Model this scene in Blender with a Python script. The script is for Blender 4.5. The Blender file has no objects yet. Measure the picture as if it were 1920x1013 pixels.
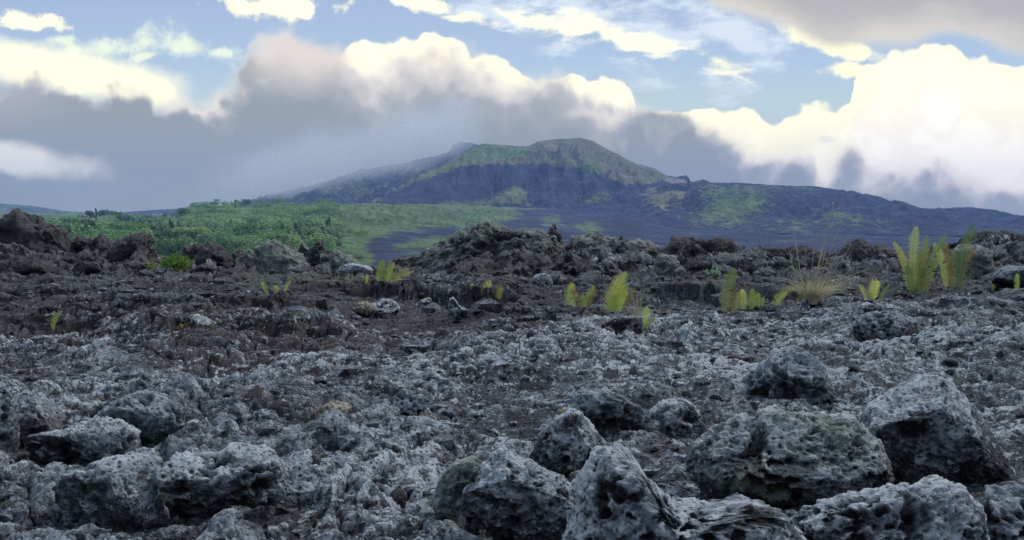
import bpy, bmesh, math, random
import numpy as np
from math import radians, pi
f32 = np.float32
random.seed(7); rng = np.random.default_rng(7)
scene = bpy.context.scene
col = scene.collection

# ------------------------------------------------------------------ camera, sky, sun, exposure
FP = 2059.0            # focal length in photograph pixels
CX, HY = 960.0, 440.0  # optical axis column, true horizon row
cam_d = bpy.data.cameras.new('camera'); cam = bpy.data.objects.new('camera', cam_d); col.objects.link(cam)
cam.location = (0, 0, 0); cam.rotation_euler = (radians(90), 0, 0)
cam_d.sensor_width = 36; cam_d.lens = 36 * FP / 1920
cam_d.shift_y = -(506.5 - HY) / 1920
cam_d.clip_start = 0.05; cam_d.clip_end = 30000

scene.camera = cam
scene.render.engine = 'CYCLES'
scene.view_settings.view_transform = 'Standard'; scene.view_settings.look = 'None'
scene.view_settings.exposure = 0.2; scene.view_settings.gamma = 1.0
scene.cycles.use_denoising = True; scene.cycles.denoiser = 'OPENIMAGEDENOISE'
scene.cycles.denoising_input_passes = 'RGB_ALBEDO_NORMAL'; scene.cycles.denoising_prefilter = 'NONE'
scene.cycles.max_bounces = 7; scene.cycles.diffuse_bounces = 3; scene.cycles.volume_bounces = 4
scene.cycles.transparent_max_bounces = 8
scene.cycles.volume_step_rate = 0.6; scene.cycles.volume_max_steps = 128

SUN_EL, SUN_AZ = 52.0, 66.0        # degrees; azimuth measured clockwise from +Y (camera direction)
sun_l = bpy.data.lights.new('sun', 'SUN'); sun = bpy.data.objects.new('sun', sun_l); col.objects.link(sun)
sun_l.energy = 1.5; sun_l.angle = radians(10); sun_l.color = (1.0, 0.95, 0.86)
sun.rotation_euler = (radians(90 - SUN_EL), 0, radians(180 - SUN_AZ))

def s2l(c):
    return tuple(((v/255)/12.92 if v/255 <= 0.04045 else ((v/255+0.055)/1.055)**2.4) for v in c)

class N:
    """small node-graph builder"""
    def __init__(s, tree): s.t = tree; s.n = tree.nodes; s.l = tree.links
    def new(s, typ, **kw):
        n = s.n.new(typ)
        for k, v in kw.items(): setattr(n, k, v)
        return n
    def put(s, sock, v):
        if isinstance(v, bpy.types.NodeSocket): s.l.new(v, sock)
        elif v is not None:
            if hasattr(sock.default_value, '__len__') and not hasattr(v, '__len__'): v = (v,)*len(sock.default_value)
            if hasattr(sock.default_value, '__len__') and len(sock.default_value) == 4 and len(v) == 3: v = (*v, 1)
            sock.default_value = v
    def m(s, op, a, b=None, c=None, clamp=False):
        n = s.new('ShaderNodeMath', operation=op); n.use_clamp = clamp
        s.put(n.inputs[0], a)
        if b is not None: s.put(n.inputs[1], b)
        if c is not None: s.put(n.inputs[2], c)
        return n.outputs[0]
    def ss(s, v, a, b, out0=0.0, out1=1.0):
        n = s.new('ShaderNodeMapRange', interpolation_type='SMOOTHSTEP')
        s.put(n.inputs['Value'], v); n.inputs['From Min'].default_value = a; n.inputs['From Max'].default_value = b
        n.inputs['To Min'].default_value = out0; n.inputs['To Max'].default_value = out1
        return n.outputs['Result']
    def mix(s, f, a, b, blend='MIX'):
        n = s.new('ShaderNodeMix', data_type='RGBA', blend_type=blend); n.clamp_factor = True
        s.put(n.inputs[0], f); s.put(n.inputs[6], a); s.put(n.inputs[7], b)
        return n.outputs[2]
    def noise(s, vec, scale, detail=6, rough=0.55, dist=0.0, lac=2.0):
        n = s.new('ShaderNodeTexNoise'); n.noise_dimensions = '3D'
        if vec is not None: s.l.new(vec, n.inputs['Vector'])
        n.inputs['Scale'].default_value = scale; n.inputs['Detail'].default_value = detail
        n.inputs['Roughness'].default_value = rough; n.inputs['Distortion'].default_value = dist
        n.inputs['Lacunarity'].default_value = lac
        return n
    def voro(s, vec, scale, feat='F1', smooth=None):
        n = s.new('ShaderNodeTexVoronoi', feature=feat)
        if vec is not None: s.l.new(vec, n.inputs['Vector'])
        n.inputs['Scale'].default_value = scale
        if smooth is not None: n.inputs['Smoothness'].default_value = smooth
        return n.outputs['Distance']
    def comb(s, x, y, z):
        n = s.new('ShaderNodeCombineXYZ')
        for i, v in enumerate((x, y, z)): s.put(n.inputs[i], v)
        return n.outputs[0]
    def curve(s, x, pts):
        """pts in any range x 0..1, y 0..1"""
        n = s.new('ShaderNodeFloatCurve'); cm = n.mapping; cm.clip_min_x = 0; cm.clip_max_x = 1
        cm.use_clip = True; c = cm.curves[0]
        pts = sorted(pts)
        c.points[0].location = pts[0]; c.points[1].location = pts[-1]
        for p in pts[1:-1]: c.points.new(*p)
        cm.update(); s.put(n.inputs['Value'], x)
        return n.outputs[0]
    def ramp(s, f, stops):
        n = s.new('ShaderNodeValToRGB'); r = n.color_ramp; s.put(n.inputs[0], f)
        while len(r.elements) < len(stops): r.elements.new(0.5)
        for e, (p, c) in zip(r.elements, stops): e.position = p; e.color = (*c, 1)
        return n.outputs[0]

def build_world():
    w = bpy.data.worlds.new('World'); scene.world = w; w.use_nodes = True
    t = w.node_tree; t.nodes.clear(); g = N(t)
    sky = g.new('ShaderNodeTexSky', sky_type='NISHITA'); sky.sun_disc = False
    sky.sun_elevation = radians(SUN_EL); sky.sun_rotation = radians(SUN_AZ)
    sky.air_density = 1.0; sky.dust_density = 1.2; sky.ozone_density = 1.5; sky.altitude = 600
    tc = g.new('ShaderNodeTexCoord'); sp = g.new('ShaderNodeSeparateXYZ'); t.links.new(tc.outputs['Generated'], sp.inputs[0])
    x, y, z = sp.outputs
    yy = g.m('MAXIMUM', y, 0.08)
    # direction tangents, expressed in thousands of photograph pixels (sky directions, not screen space)
    P = g.m('ADD', g.m('MULTIPLY', g.m('DIVIDE', x, yy), 2.059), 0.96)
    Q = g.m('SUBTRACT', 0.44, g.m('MULTIPLY', g.m('DIVIDE', z, yy), 2.059))
    PQ = g.comb(P, Q, 0.3)
    K = 13.0    # cloud colours are written for Background strength 0.1
    def c(rgb, k=1.0): return tuple(v*K*k for v in s2l(rgb))
    nW = g.noise(PQ, 7.0, 5, 0.55)
    sw = g.new('ShaderNodeSeparateXYZ'); g.l.new(nW.outputs['Color'], sw.inputs[0])
    wx = g.m('SUBTRACT', sw.outputs[0], 0.5); wy = g.m('SUBTRACT', sw.outputs[1], 0.5)
    P1 = g.m('MULTIPLY_ADD', wx, 0.05, P); Q1 = g.m('MULTIPLY_ADD', wy, 0.05, Q)
    n_fine = g.noise(g.comb(P1, Q1, 0.7), 14.0, 9, 0.6).outputs[0]
    n_soft = g.noise(g.comb(P1, Q1, 1.7), 4.5, 7, 0.55).outputs[0]
    n_str = g.noise(g.comb(P1, g.m('MULTIPLY', Q1, 2.6), 2.7), 9.0, 8, 0.62).outputs[0]
    billow = g.voro(g.comb(P1, Q1, 0.2), 17.0, 'SMOOTH_F1', 0.35)
    billow2 = g.voro(g.comb(P1, Q1, 0.9), 42.0, 'SMOOTH_F1', 0.35)
    bil = g.m('MULTIPLY_ADD', billow2, 0.45, billow)
    def amp(v, k): return g.m('MULTIPLY_ADD', g.m('SUBTRACT', v, .5), k, .5)
    n_fine, n_soft, n_str = amp(n_fine, 2.0), amp(n_soft, 1.7), amp(n_str, 2.1)
    def ell(cx, cy, rx, ry, slope=0.0, PP=P, QQ=Q):
        dx = g.m('DIVIDE', g.m('SUBTRACT', PP, cx), rx)
        dq = g.m('SUBTRACT', QQ, cy)
        if slope: dq = g.m('MULTIPLY_ADD', g.m('SUBTRACT', PP, cx), -slope, dq)
        dy = g.m('DIVIDE', dq, ry)
        d = g.m('SQRT', g.m('ADD', g.m('MULTIPLY', dx, dx), g.m('MULTIPLY', dy, dy)))
        return g.m('SUBTRACT', 1.0, d)     # 1 centre, 0 rim
    # clear sky: Nishita, tinted by thin high veil
    grad = g.ramp(g.m('MULTIPLY', Q, 2.2, clamp=True), [(0.0, c((148, 165, 190))), (0.25, c((160, 180, 198))), (0.42, c((176, 194, 192))), (0.8, c((184, 196, 196)))])
    skyc = g.mix(0.12, g.mix(1.0, sky.outputs[0], (0.9, 1.0, 1.12), 'MULTIPLY'), (10, 10, 10))
    skyc = g.mix(0.9, skyc, grad)
    # wisps
    CR = c((250, 245, 208)); CW = c((251, 245, 222)); 
    def wisp(base, blobs, colr, amp, soft, nz, lim=1.0):
        acc = None
        for b in blobs:
            e = ell(*b, PP=P1, QQ=Q1)
            acc = e if acc is None else g.m('MAXIMUM', acc, e)
        d = g.m('MULTIPLY_ADD', g.m('SUBTRACT', nz, 0.5), amp, acc)
        return g.mix(g.m('MULTIPLY', g.ss(d, -soft*0.3, soft), lim), base, colr)
    s = skyc
    s = wisp(s, [(1.15, .05, .22, .07, .25), (1.36, .06, .12, .05, .3), (.93, .03, .14, .035, .2)], c((205, 214, 220)), 2.6, 1.0, n_str, .8)
    s = wisp(s, [(1.06, .055, .10, .022, .22), (1.17, .075, .13, .026, .30), (.86, .035, .09, .014, .25), (1.33, .11, .06, .02, .3)], CR, 2.2, .8, n_str, .95)
    s = wisp(s, [(.515, .010, .11, .026, 0), (.79, .002, .06, .014, .2), (.06, .04, .09, .022, .05)], CR, 1.7, .45, n_fine)
    s = wisp(s, [(.20, .092, .07, .022, 0), (.345, .085, .07, .03, .15), (.27, .108, .06, .010, -.2), (.40, .10, .03, .012, 0), (.10, .075, .04, .012, 0)], c((232, 240, 205)), 2.6, 1.0, n_fine, .75)
    s = wisp(s, [(.13, .135, .26, .050, .22), (.04, .11, .12, .035, .1), (.28, .17, .08, .035, .3)], CR, 1.0, .6, n_soft)
    s = wisp(s, [(1.585, .130, .05, .014, 0), (1.57, .085, .12, .022, .28)], c((250, 244, 200)), 1.2, .5, n_fine)
    # bright sunlit cumulus (far)
    def C(pts): return [(px/2100.0, py/1000.0) for px, py in pts]
    topB = g.curve(g.m('DIVIDE', g.m('MULTIPLY_ADD', wx, .03, P), 2.1, clamp=True), C([(0, 420), (150, 400), (300, 330), (450, 260), (480, 150), (540, 110), (600, 110), (635, 95), (690, 66), (760, 58), (820, 62), (865, 78), (900, 98), (935, 98), (965, 122), (1000, 145), (1050, 140), (1120, 142), (1185, 152), (1200, 200), (1240, 206), (1290, 200), (1350, 192), (1400, 195), (1445, 216), (1475, 205), (1510, 196), (1570, 190), (1592, 178), (1606, 125), (1640, 98), (1690, 88), (1745, 74), (1785, 82), (1815, 104), (1850, 100), (1900, 118), (1960, 110), (2100, 120)]))
    dB = g.m('SUBTRACT', g.m('SUBTRACT', g.m('MULTIPLY_ADD', wy, .03, Q), topB), g.m('MULTIPLY', g.m('SUBTRACT', bil, 0.55), 0.034))
    mB = g.ss(dB, -.001, .009)
    mB = g.m('MULTIPLY', mB, g.ss(Q, .60, .50))
    colB = g.mix(g.ss(dB, 0.0, .2), CR, c((251, 246, 232)))
    colB = g.mix(g.ss(P, .75, .5), colB, c((226, 216, 206)))
    fold = g.m('MULTIPLY', g.ss(g.m('MULTIPLY_ADD', g.m('SUBTRACT', bil, .55), .9, n_soft), .48, .85), g.ss(dB, .012, .07))
    colB = g.mix(g.m('MULTIPLY', fold, .22), colB, c((216, 206, 186)))
    s = g.mix(mB, s, colB)
    # left low bright gap stays bright cream-white under the grey bank
    # dark cloud, top right (near, shaded underside)
    botT = g.curve(g.m('DIVIDE', P1, 2.1, clamp=True), C([(0, 0), (1200, 0), (1300, 4), (1345, 22), (1400, 44), (1480, 62), (1550, 84), (1640, 98), (1700, 96), (1760, 70), (1820, 76), (1900, 104), (2000, 128), (2100, 130)]))
    dT = g.m('SUBTRACT', g.m('ADD', botT, g.m('MULTIPLY', g.m('SUBTRACT', n_soft, .52), .045)), Q)
    mT = g.m('MULTIPLY', g.ss(dT, -.012, .022), g.ss(P, 1.22, 1.36))
    colT = g.mix(g.ss(g.m('ADD', dT, g.m('MULTIPLY', n_soft, .05)), 0.0, .11), c((206, 200, 184)), c((164, 161, 158)))
    s = g.mix(mT, s, colT)
    # grey cumulus bank in front
    xs = g.m('DIVIDE', g.m('MULTIPLY_ADD', wx, .05, P), 2.1, clamp=True)
    topG = g.curve(xs, C([(0, 150), (50, 135), (100, 152), (150, 168), (240, 160), (275, 172), (300, 198), (330, 186), (400, 166), (435, 150), (455, 118), (480, 78), (535, 50), (600, 60), (640, 78), (662, 100), (690, 118), (715, 96), (740, 82), (770, 90), (800, 86), (850, 82), (900, 104), (960, 134), (1010, 148), (1035, 130), (1065, 138), (1085, 158), (1110, 172), (1140, 184), (1170, 188), (1185, 166), (1215, 182), (1240, 195), (1290, 208), (1310, 240), (1345, 254), (1390, 276), (1440, 288), (1490, 280), (1530, 300), (1552, 325), (1572, 285), (1590, 270), (1612, 284), (1630, 310), (1700, 316), (1740, 300), (1770, 300), (1800, 314), (1840, 332), (1890, 342), (1920, 360), (2100, 400)]))
    dG = g.m('SUBTRACT', g.m('SUBTRACT', g.m('MULTIPLY_ADD', wy, .04, Q), topG), g.m('MULTIPLY', g.m('SUBTRACT', bil, 0.55), g.m('MULTIPLY_ADD', g.ss(P, 1.15, 1.35), -.012, .032)))
    dG = g.m('ADD', dG, g.m('MULTIPLY', g.m('SUBTRACT', n_fine, .5), .035))
    mG = g.ss(dG, -.014, .032)
    hole = g.ss(g.m('MULTIPLY_ADD', g.m('SUBTRACT', n_soft, .5), 1.2, ell(.01, .300, .16, .035, .12, P1, Q1)), -.10, .6)
    mG = g.m('MULTIPLY', mG, g.m('SUBTRACT', 1.0, hole))
    dn = g.m('MULTIPLY_ADD', g.m('SUBTRACT', n_soft, .5), .11, dG)
    dn = g.m('MULTIPLY_ADD', g.m('SUBTRACT', bil, .55), -.025, dn)
    colG = g.ramp(g.m('MULTIPLY', dn, g.m('MULTIPLY_ADD', g.ss(P, .50, .38), 9.0, g.m('MULTIPLY_ADD', g.ss(P, 1.0, 1.25), 4.5, 5.0)), clamp=True), [(0.0, c((220, 214, 200))), (0.16, c((194, 190, 182))), (0.34, c((158, 160, 155))), (0.58, c((138, 144, 142))), (1.0, c((138, 145, 143)))])
    lobe = g.m('MAXIMUM', ell(.57, .10, .13, .095, 0), g.m('MULTIPLY', ell(.80, .12, .14, .05, .1), .6))
    lobe = g.ss(g.m('MULTIPLY_ADD', g.m('SUBTRACT', n_soft, .5), .8, lobe), 0.0, .8)
    colG = g.mix(g.m('MULTIPLY', lobe, .9), colG, c((208, 197, 184)))
    lo = g.m('MULTIPLY', g.ss(Q, .27, .40), g.ss(n_soft, .3, .7))
    colG = g.mix(g.m('MULTIPLY', lo, .35), colG, c((150, 157, 156)))
    colG = g.mix(g.m('MULTIPLY', g.ss(P, .2, .0), g.ss(Q, .28, .12)), colG, c((166, 162, 164)))
    base_under = g.mix(g.m('MULTIPLY', g.ss(P, .6, .2), g.ss(Q, .2, .27)), s, c((216, 214, 204)))
    s = g.mix(mG, base_under, colG)
    small = g.m('MAXIMUM', ell(1.552, .262, .022, .007, .05, P1, Q1), ell(1.50, .50, .01, .01))
    s = g.mix(g.m('MULTIPLY', g.ss(small, 0, .5), .3), s, c((190, 192, 204)))
    # unseen sky: broken bright overcast overhead, dimmed behind camera to darken front faces
    ov = g.noise(tc.outputs['Generated'], 2.2, 5, .55).outputs[0]
    ovc = g.mix(g.ss(ov, .36, .62), c((176, 202, 236)), c((206, 218, 232)))
    ovc = g.mix(g.ss(y, .25, -.45), ovc, c((126, 142, 160)))
    front = g.m('MULTIPLY', g.ss(y, .35, .7), g.ss(Q, -.35, -.05))
    s = g.mix(front, ovc, s)
    s = g.mix(g.ss(z, -.02, -.12), s, c((70, 76, 84)))
    bg = g.new('ShaderNodeBackground'); g.put(bg.inputs[0], s); bg.inputs[1].default_value = 0.1
    out = g.new('ShaderNodeOutputWorld'); g.l.new(bg.outputs[0], out.inputs[0])
    w.cycles.sampling_method = 'MANUAL'; w.cycles.sample_map_resolution = 512
build_world()

# ------------------------------------------------------------------ numpy noise
_ang = rng.random(256) * 2 * pi
GX, GY = np.cos(_ang).astype(f32), np.sin(_ang).astype(f32)
_g3 = rng.normal(size=(256, 3)); _g3 /= np.linalg.norm(_g3, axis=1)[:, None]; G3 = _g3.astype(f32)
RT = rng.random((65536, 3)).astype(f32)
def hsh(ix, iy, iz, s):
    with np.errstate(over='ignore'):
        v = ix.astype(np.uint32)*np.uint32(374761393) + iy.astype(np.uint32)*np.uint32(668265263) + np.uint32((s*2246822519) & 0xffffffff)
        if iz is not None: v = v + iz.astype(np.uint32)*np.uint32(3266489917)
        v = (v ^ (v >> np.uint32(13))) * np.uint32(1274126177)
        return v ^ (v >> np.uint32(16))
def fade(t): return t*t*t*(t*(t*6-15)+10)
def perlin2(x, y, s=0):
    xi = np.floor(x); yi = np.floor(y); fx = (x-xi).astype(f32); fy = (y-yi).astype(f32)
    xi = xi.astype(np.int64); yi = yi.astype(np.int64); u = fade(fx); v = fade(fy)
    def gr(a, b):
        h = hsh(xi+a, yi+b, None, s) & np.uint32(255)
        return GX[h]*(fx-a) + GY[h]*(fy-b)
    n0 = gr(0, 0); n0 += u*(gr(1, 0)-n0); n1 = gr(0, 1); n1 += u*(gr(1, 1)-n1)
    return (n0 + v*(n1-n0))*1.5
def fbm2(x, y, s=0, o=4, gain=.5, ridge=False):
    r = np.zeros(np.shape(x), f32); a = 1.0; tot = 0
    for k in range(o):
        n = perlin2(x, y, s+k*17)
        if ridge: n = 1-2*np.abs(n)
        r += a*n; tot += a; a *= gain; x = x*2.03+3.1; y = y*2.03+1.7
    return r/tot
def worley2(x, y, s=0, second=False):
    xi = np.floor(x).astype(np.int64); yi = np.floor(y).astype(np.int64)
    fx = (x-xi).astype(f32); fy = (y-yi).astype(f32)
    b = np.full(fx.shape, 9, f32); b2 = b.copy(); idv = np.zeros(fx.shape, f32)
    for a in (-1, 0, 1):
        for c in (-1, 0, 1):
            h = hsh(xi+a, yi+c, None, s) & np.uint32(65535); r = RT[h]
            d = (a+r[..., 0]-fx)**2 + (c+r[..., 1]-fy)**2
            m = d < b; b2 = np.where(m, b, np.minimum(b2, d)); b = np.where(m, d, b); idv = np.where(m, r[..., 2], idv)
    return (np.sqrt(b), np.sqrt(b2), idv) if second else (np.sqrt(b), None, idv)
def perlin3(p, s=0):
    i = np.floor(p).astype(np.int64); f = (p-i).astype(f32); u = fade(f)
    def gr(a, b, c):
        h = hsh(i[:, 0]+a, i[:, 1]+b, i[:, 2]+c, s) & np.uint32(255); g = G3[h]
        return g[:, 0]*(f[:, 0]-a) + g[:, 1]*(f[:, 1]-b) + g[:, 2]*(f[:, 2]-c)
    L = lambda a, b, t: a+t*(b-a)
    return L(L(L(gr(0,0,0), gr(1,0,0), u[:,0]), L(gr(0,1,0), gr(1,1,0), u[:,0]), u[:,1]),
             L(L(gr(0,0,1), gr(1,0,1), u[:,0]), L(gr(0,1,1), gr(1,1,1), u[:,0]), u[:,1]), u[:,2])*1.5
def fbm3(p, s=0, o=4, gain=.5, ridge=False):
    r = np.zeros(len(p), f32); a = 1.0; tot = 0
    for k in range(o):
        n = perlin3(p, s+k*17)
        if ridge: n = 1-2*np.abs(n)
        r += a*n; tot += a; a *= gain; p = p*2.03+1.3
    return r/tot
def worley3(p, s=0):
    i = np.floor(p).astype(np.int64); f = (p-i).astype(f32); b = np.full(len(p), 9, f32)
    for a in (-1, 0, 1):
        for c in (-1, 0, 1):
            for e in (-1, 0, 1):
                r = RT[hsh(i[:, 0]+a, i[:, 1]+c, i[:, 2]+e, s) & np.uint32(65535)]
                d = (a+r[:, 0]-f[:, 0])**2 + (c+r[:, 1]-f[:, 1])**2 + (e+r[:, 2]-f[:, 2])**2
                b = np.minimum(b, d)
    return np.sqrt(b)
def sstep(v, a, b):
    t = np.clip((v-a)/(b-a), 0, 1); return t*t*(3-2*t)

# ------------------------------------------------------------------ mesh and tagging helpers
def fastmesh(name, V, F, mats, attrs=None, smooth=True, midx=None):
    me = bpy.data.meshes.new(name); V = np.ascontiguousarray(V, f32); F = np.ascontiguousarray(F, np.int32)
    k = F.shape[1]
    me.vertices.add(len(V)); me.vertices.foreach_set('co', V.ravel())
    me.loops.add(F.size); me.loops.foreach_set('vertex_index', F.ravel())
    me.polygons.add(len(F)); me.polygons.foreach_set('loop_start', np.arange(0, F.size, k, dtype=np.int32))
    me.polygons.foreach_set('use_smooth', np.full(len(F), smooth))
    if midx is not None: me.polygons.foreach_set('material_index', midx.astype(np.int32))
    for m in (mats if isinstance(mats, (list, tuple)) else [mats]): me.materials.append(m)
    for kx, a in (attrs or {}).items():
        at = me.attributes.new(kx, 'FLOAT', 'POINT'); at.data.foreach_set('value', np.ascontiguousarray(a, f32).ravel())
    me.update(calc_edges=True); me.validate()
    return me
def link(name, me, parent=None, loc=(0, 0, 0), rotz=0.0):
    o = bpy.data.objects.new(name, me); col.objects.link(o); o.location = loc; o.rotation_euler = (0, 0, rotz)
    if parent: o.parent = parent
    return o
def tag(o, label=None, cat=None, group=None, kind=None):
    if label: o['label'] = label
    if cat: o['category'] = cat
    if group: o['group'] = group
    if kind: o['kind'] = kind
    return o
def gridfaces(nr, nc):
    a = np.arange(nr-1)[:, None]*nc + np.arange(nc-1)[None, :]
    return np.stack([a, a+1, a+nc+1, a+nc], -1).reshape(-1, 4)
def px(X, Y, d):
    """world point at depth d (metres along +Y) in the direction of photograph pixel X, Y"""
    return ((X-CX)/FP*d, d, (HY-Y)/FP*d)

# ------------------------------------------------------------------ materials
def newmat(name):
    m = bpy.data.materials.new(name); m.use_nodes = True; t = m.node_tree; t.nodes.clear(); g = N(t)
    out = g.new('ShaderNodeOutputMaterial'); return m, g, out
def attr(g, name):
    n = g.new('ShaderNodeAttribute'); n.attribute_name = name; return n.outputs['Fac']
def lava(name, dark=(.014, .015, .016), mid=(.078, .092, .103), light=(.29, .335, .37), lich=(.44, .48, .50), lich_lo=.57,
         green=0.0, red=0.25, scale=1.0, ground=False, bump=1.0):
    m, g, out = newmat(name)
    tc = g.new('ShaderNodeTexCoord'); v = tc.outputs['Object']
    if not ground:
        oi = g.new('ShaderNodeObjectInfo'); va = g.new('ShaderNodeVectorMath', operation='ADD')
        g.l.new(v, va.inputs[0]); cmb = g.comb(g.m('MULTIPLY', oi.outputs['Random'], 37.0), g.m('MULTIPLY', oi.outputs['Random'], 91.0), 0.0)
        g.l.new(cmb, va.inputs[1]); v = va.outputs[0]
    nb = g.noise(v, 1.1*scale, 4, .6).outputs[0]
    nm = g.noise(v, 7.0*scale, 7, .62).outputs[0]
    nf = g.noise(v, 48.0*scale, 8, .68).outputs[0]
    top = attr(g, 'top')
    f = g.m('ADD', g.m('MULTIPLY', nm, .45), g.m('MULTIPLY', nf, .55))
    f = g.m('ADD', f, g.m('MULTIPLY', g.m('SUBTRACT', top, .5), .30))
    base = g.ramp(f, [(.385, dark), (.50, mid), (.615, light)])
    redc = g.ramp(f, [(.34, (.014, .009, .010)), (.52, (.048, .034, .037)), (.70, (.13, .105, .11))])
    if ground: rm = g.m('MULTIPLY', g.ss(g.m('ADD', nb, g.m('MULTIPLY', attr(g, 'tone'), .5)), .56, .80), .85)
    else: rm = g.m('MULTIPLY', g.ss(nb, .62-red*.3, .82-red*.3), .9)
    base = g.mix(rm, base, redc)
    rust = g.m('MULTIPLY', g.ss(g.noise(v, 16*scale, 5, .7).outputs[0], .62, .70), .7)
    base = g.mix(g.m('MULTIPLY', rust, .6), base, (.10, .05, .025))
    ln = g.noise(v, 21.0*scale, 9, .74).outputs[0]
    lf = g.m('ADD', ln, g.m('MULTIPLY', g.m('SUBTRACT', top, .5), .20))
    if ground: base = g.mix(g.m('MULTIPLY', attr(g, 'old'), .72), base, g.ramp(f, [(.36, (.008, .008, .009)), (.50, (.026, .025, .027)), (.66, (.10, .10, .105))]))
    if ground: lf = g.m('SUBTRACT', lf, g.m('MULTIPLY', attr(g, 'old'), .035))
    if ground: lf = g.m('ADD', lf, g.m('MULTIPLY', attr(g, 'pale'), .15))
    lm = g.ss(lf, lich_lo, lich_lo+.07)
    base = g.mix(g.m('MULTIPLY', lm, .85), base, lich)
    if green:
        gn = g.ss(g.noise(v, 4.5*scale, 5, .65).outputs[0], .62-green*.18, .72-green*.18)
        gc = g.mix(nf, (.12, .145, .10), (.32, .36, .27))
        base = g.mix(g.m('MULTIPLY', gn, .65), base, gc)
    if ground:
        mo = g.m('MULTIPLY', g.ss(g.noise(v, 9, 6, .7).outputs[0], .60, .66), g.ss(attr(g, 'moss'), .3, .7))
        base = g.mix(mo, base, g.mix(nf, (.10, .065, .015), (.34, .27, .06)))
    b = g.new('ShaderNodeBsdfPrincipled'); g.put(b.inputs['Base Color'], base)
    b.inputs['Roughness'].default_value = .82; b.inputs['Specular IOR Level'].default_value = .35
    pits = g.ss(g.voro(v, 85*scale), .10, .42)
    # shade inside vesicles painted in with the dark colour of crust-free lava
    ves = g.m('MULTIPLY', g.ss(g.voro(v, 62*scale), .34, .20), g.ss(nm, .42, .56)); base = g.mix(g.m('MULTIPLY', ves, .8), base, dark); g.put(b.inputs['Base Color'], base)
    hgt = g.m('ADD', g.m('MULTIPLY', g.noise(v, 95*scale, 7, .7).outputs[0], .9), g.m('MULTIPLY', pits, .55))
    bp = g.new('ShaderNodeBump'); bp.inputs['Strength'].default_value = 1.0*bump; bp.inputs['Distance'].default_value = .013/scale
    g.put(bp.inputs['Height'], hgt); g.l.new(bp.outputs[0], b.inputs['Normal']); g.l.new(b.outputs[0], out.inputs[0])
    return m
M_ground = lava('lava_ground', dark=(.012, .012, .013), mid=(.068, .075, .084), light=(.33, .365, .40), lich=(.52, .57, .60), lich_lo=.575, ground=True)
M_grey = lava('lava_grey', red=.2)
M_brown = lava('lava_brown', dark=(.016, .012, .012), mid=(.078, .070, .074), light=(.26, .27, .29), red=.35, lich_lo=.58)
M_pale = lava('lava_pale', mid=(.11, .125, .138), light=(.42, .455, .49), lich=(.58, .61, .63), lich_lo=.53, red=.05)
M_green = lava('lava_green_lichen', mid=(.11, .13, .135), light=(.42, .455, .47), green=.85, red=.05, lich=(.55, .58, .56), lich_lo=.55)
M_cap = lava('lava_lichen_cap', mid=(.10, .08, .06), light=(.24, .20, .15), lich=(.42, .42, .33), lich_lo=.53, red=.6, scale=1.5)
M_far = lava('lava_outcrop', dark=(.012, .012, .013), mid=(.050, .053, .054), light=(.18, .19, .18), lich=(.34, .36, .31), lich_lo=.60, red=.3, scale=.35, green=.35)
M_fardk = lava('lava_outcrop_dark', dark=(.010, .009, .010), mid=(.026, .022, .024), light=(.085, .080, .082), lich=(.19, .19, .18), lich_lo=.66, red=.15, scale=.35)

def leafmat(name, c1, c2, trans=.35, scale=3.0):
    m, g, out = newmat(name); tc = g.new('ShaderNodeTexCoord'); oi = g.new('ShaderNodeObjectInfo')
    n = g.noise(tc.outputs['Object'], scale, 4, .6).outputs[0]
    f = g.ss(g.m('ADD', n, g.m('MULTIPLY', g.m('SUBTRACT', oi.outputs['Random'], .5), .35)), .3, .7)
    c = g.mix(f, c1, c2)
    b = g.new('ShaderNodeBsdfPrincipled'); g.put(b.inputs['Base Color'], c); b.inputs['Roughness'].default_value = .6
    b.inputs['Specular IOR Level'].default_value = .3
    tr = g.new('ShaderNodeBsdfTranslucent'); g.put(tr.inputs[0], c)
    mx = g.new('ShaderNodeMixShader'); mx.inputs[0].default_value = trans
    g.l.new(b.outputs[0], mx.inputs[1]); g.l.new(tr.outputs[0], mx.inputs[2]); g.l.new(mx.outputs[0], out.inputs[0])
    return m
M_fern = leafmat('fern_yellow_green', (.40, .50, .10), (.68, .70, .18), .5, 6)
M_fern_ol = leafmat('fern_olive', (.26, .32, .08), (.48, .50, .14), .4, 6)
M_fern_dk = leafmat('fern_green', (.15, .27, .08), (.28, .42, .13), .4, 6)
M_fern_br = leafmat('fern_brown', (.22, .17, .06), (.42, .30, .08), .4, 6)
M_rachis = leafmat('fern_stem', (.35, .33, .18), (.52, .50, .34), .1, 6)
M_straw = leafmat('dry_straw', (.42, .36, .24), (.68, .60, .43), .3, 8)
M_deadgrey = leafmat('dead_stem_grey', (.20, .19, .18), (.38, .36, .34), .1, 8)
M_blade = leafmat('grass_blade', (.16, .24, .06), (.34, .38, .12), .4, 8)
M_shrub = leafmat('shrub_leaf', (.12, .22, .03), (.30, .40, .05), .4, 4)
M_sage = leafmat('pale_leaf', (.20, .32, .22), (.38, .50, .36), .4, 4)
M_lichen = leafmat('tuft_lichen', (.30, .31, .22), (.52, .52, .40), .1, 20)
M_tree1 = leafmat('tree_leaf', (.10, .20, .075), (.21, .35, .15), .25, .3)
M_tree2 = leafmat('tree_leaf_light', (.16, .29, .09), (.30, .44, .17), .25, .3)
M_tree3 = leafmat('tree_leaf_dark', (.07, .14, .05), (.15, .25, .09), .2, .3)
M_bark = leafmat('bark', (.06, .05, .04), (.14, .12, .10), 0, 3)

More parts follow.
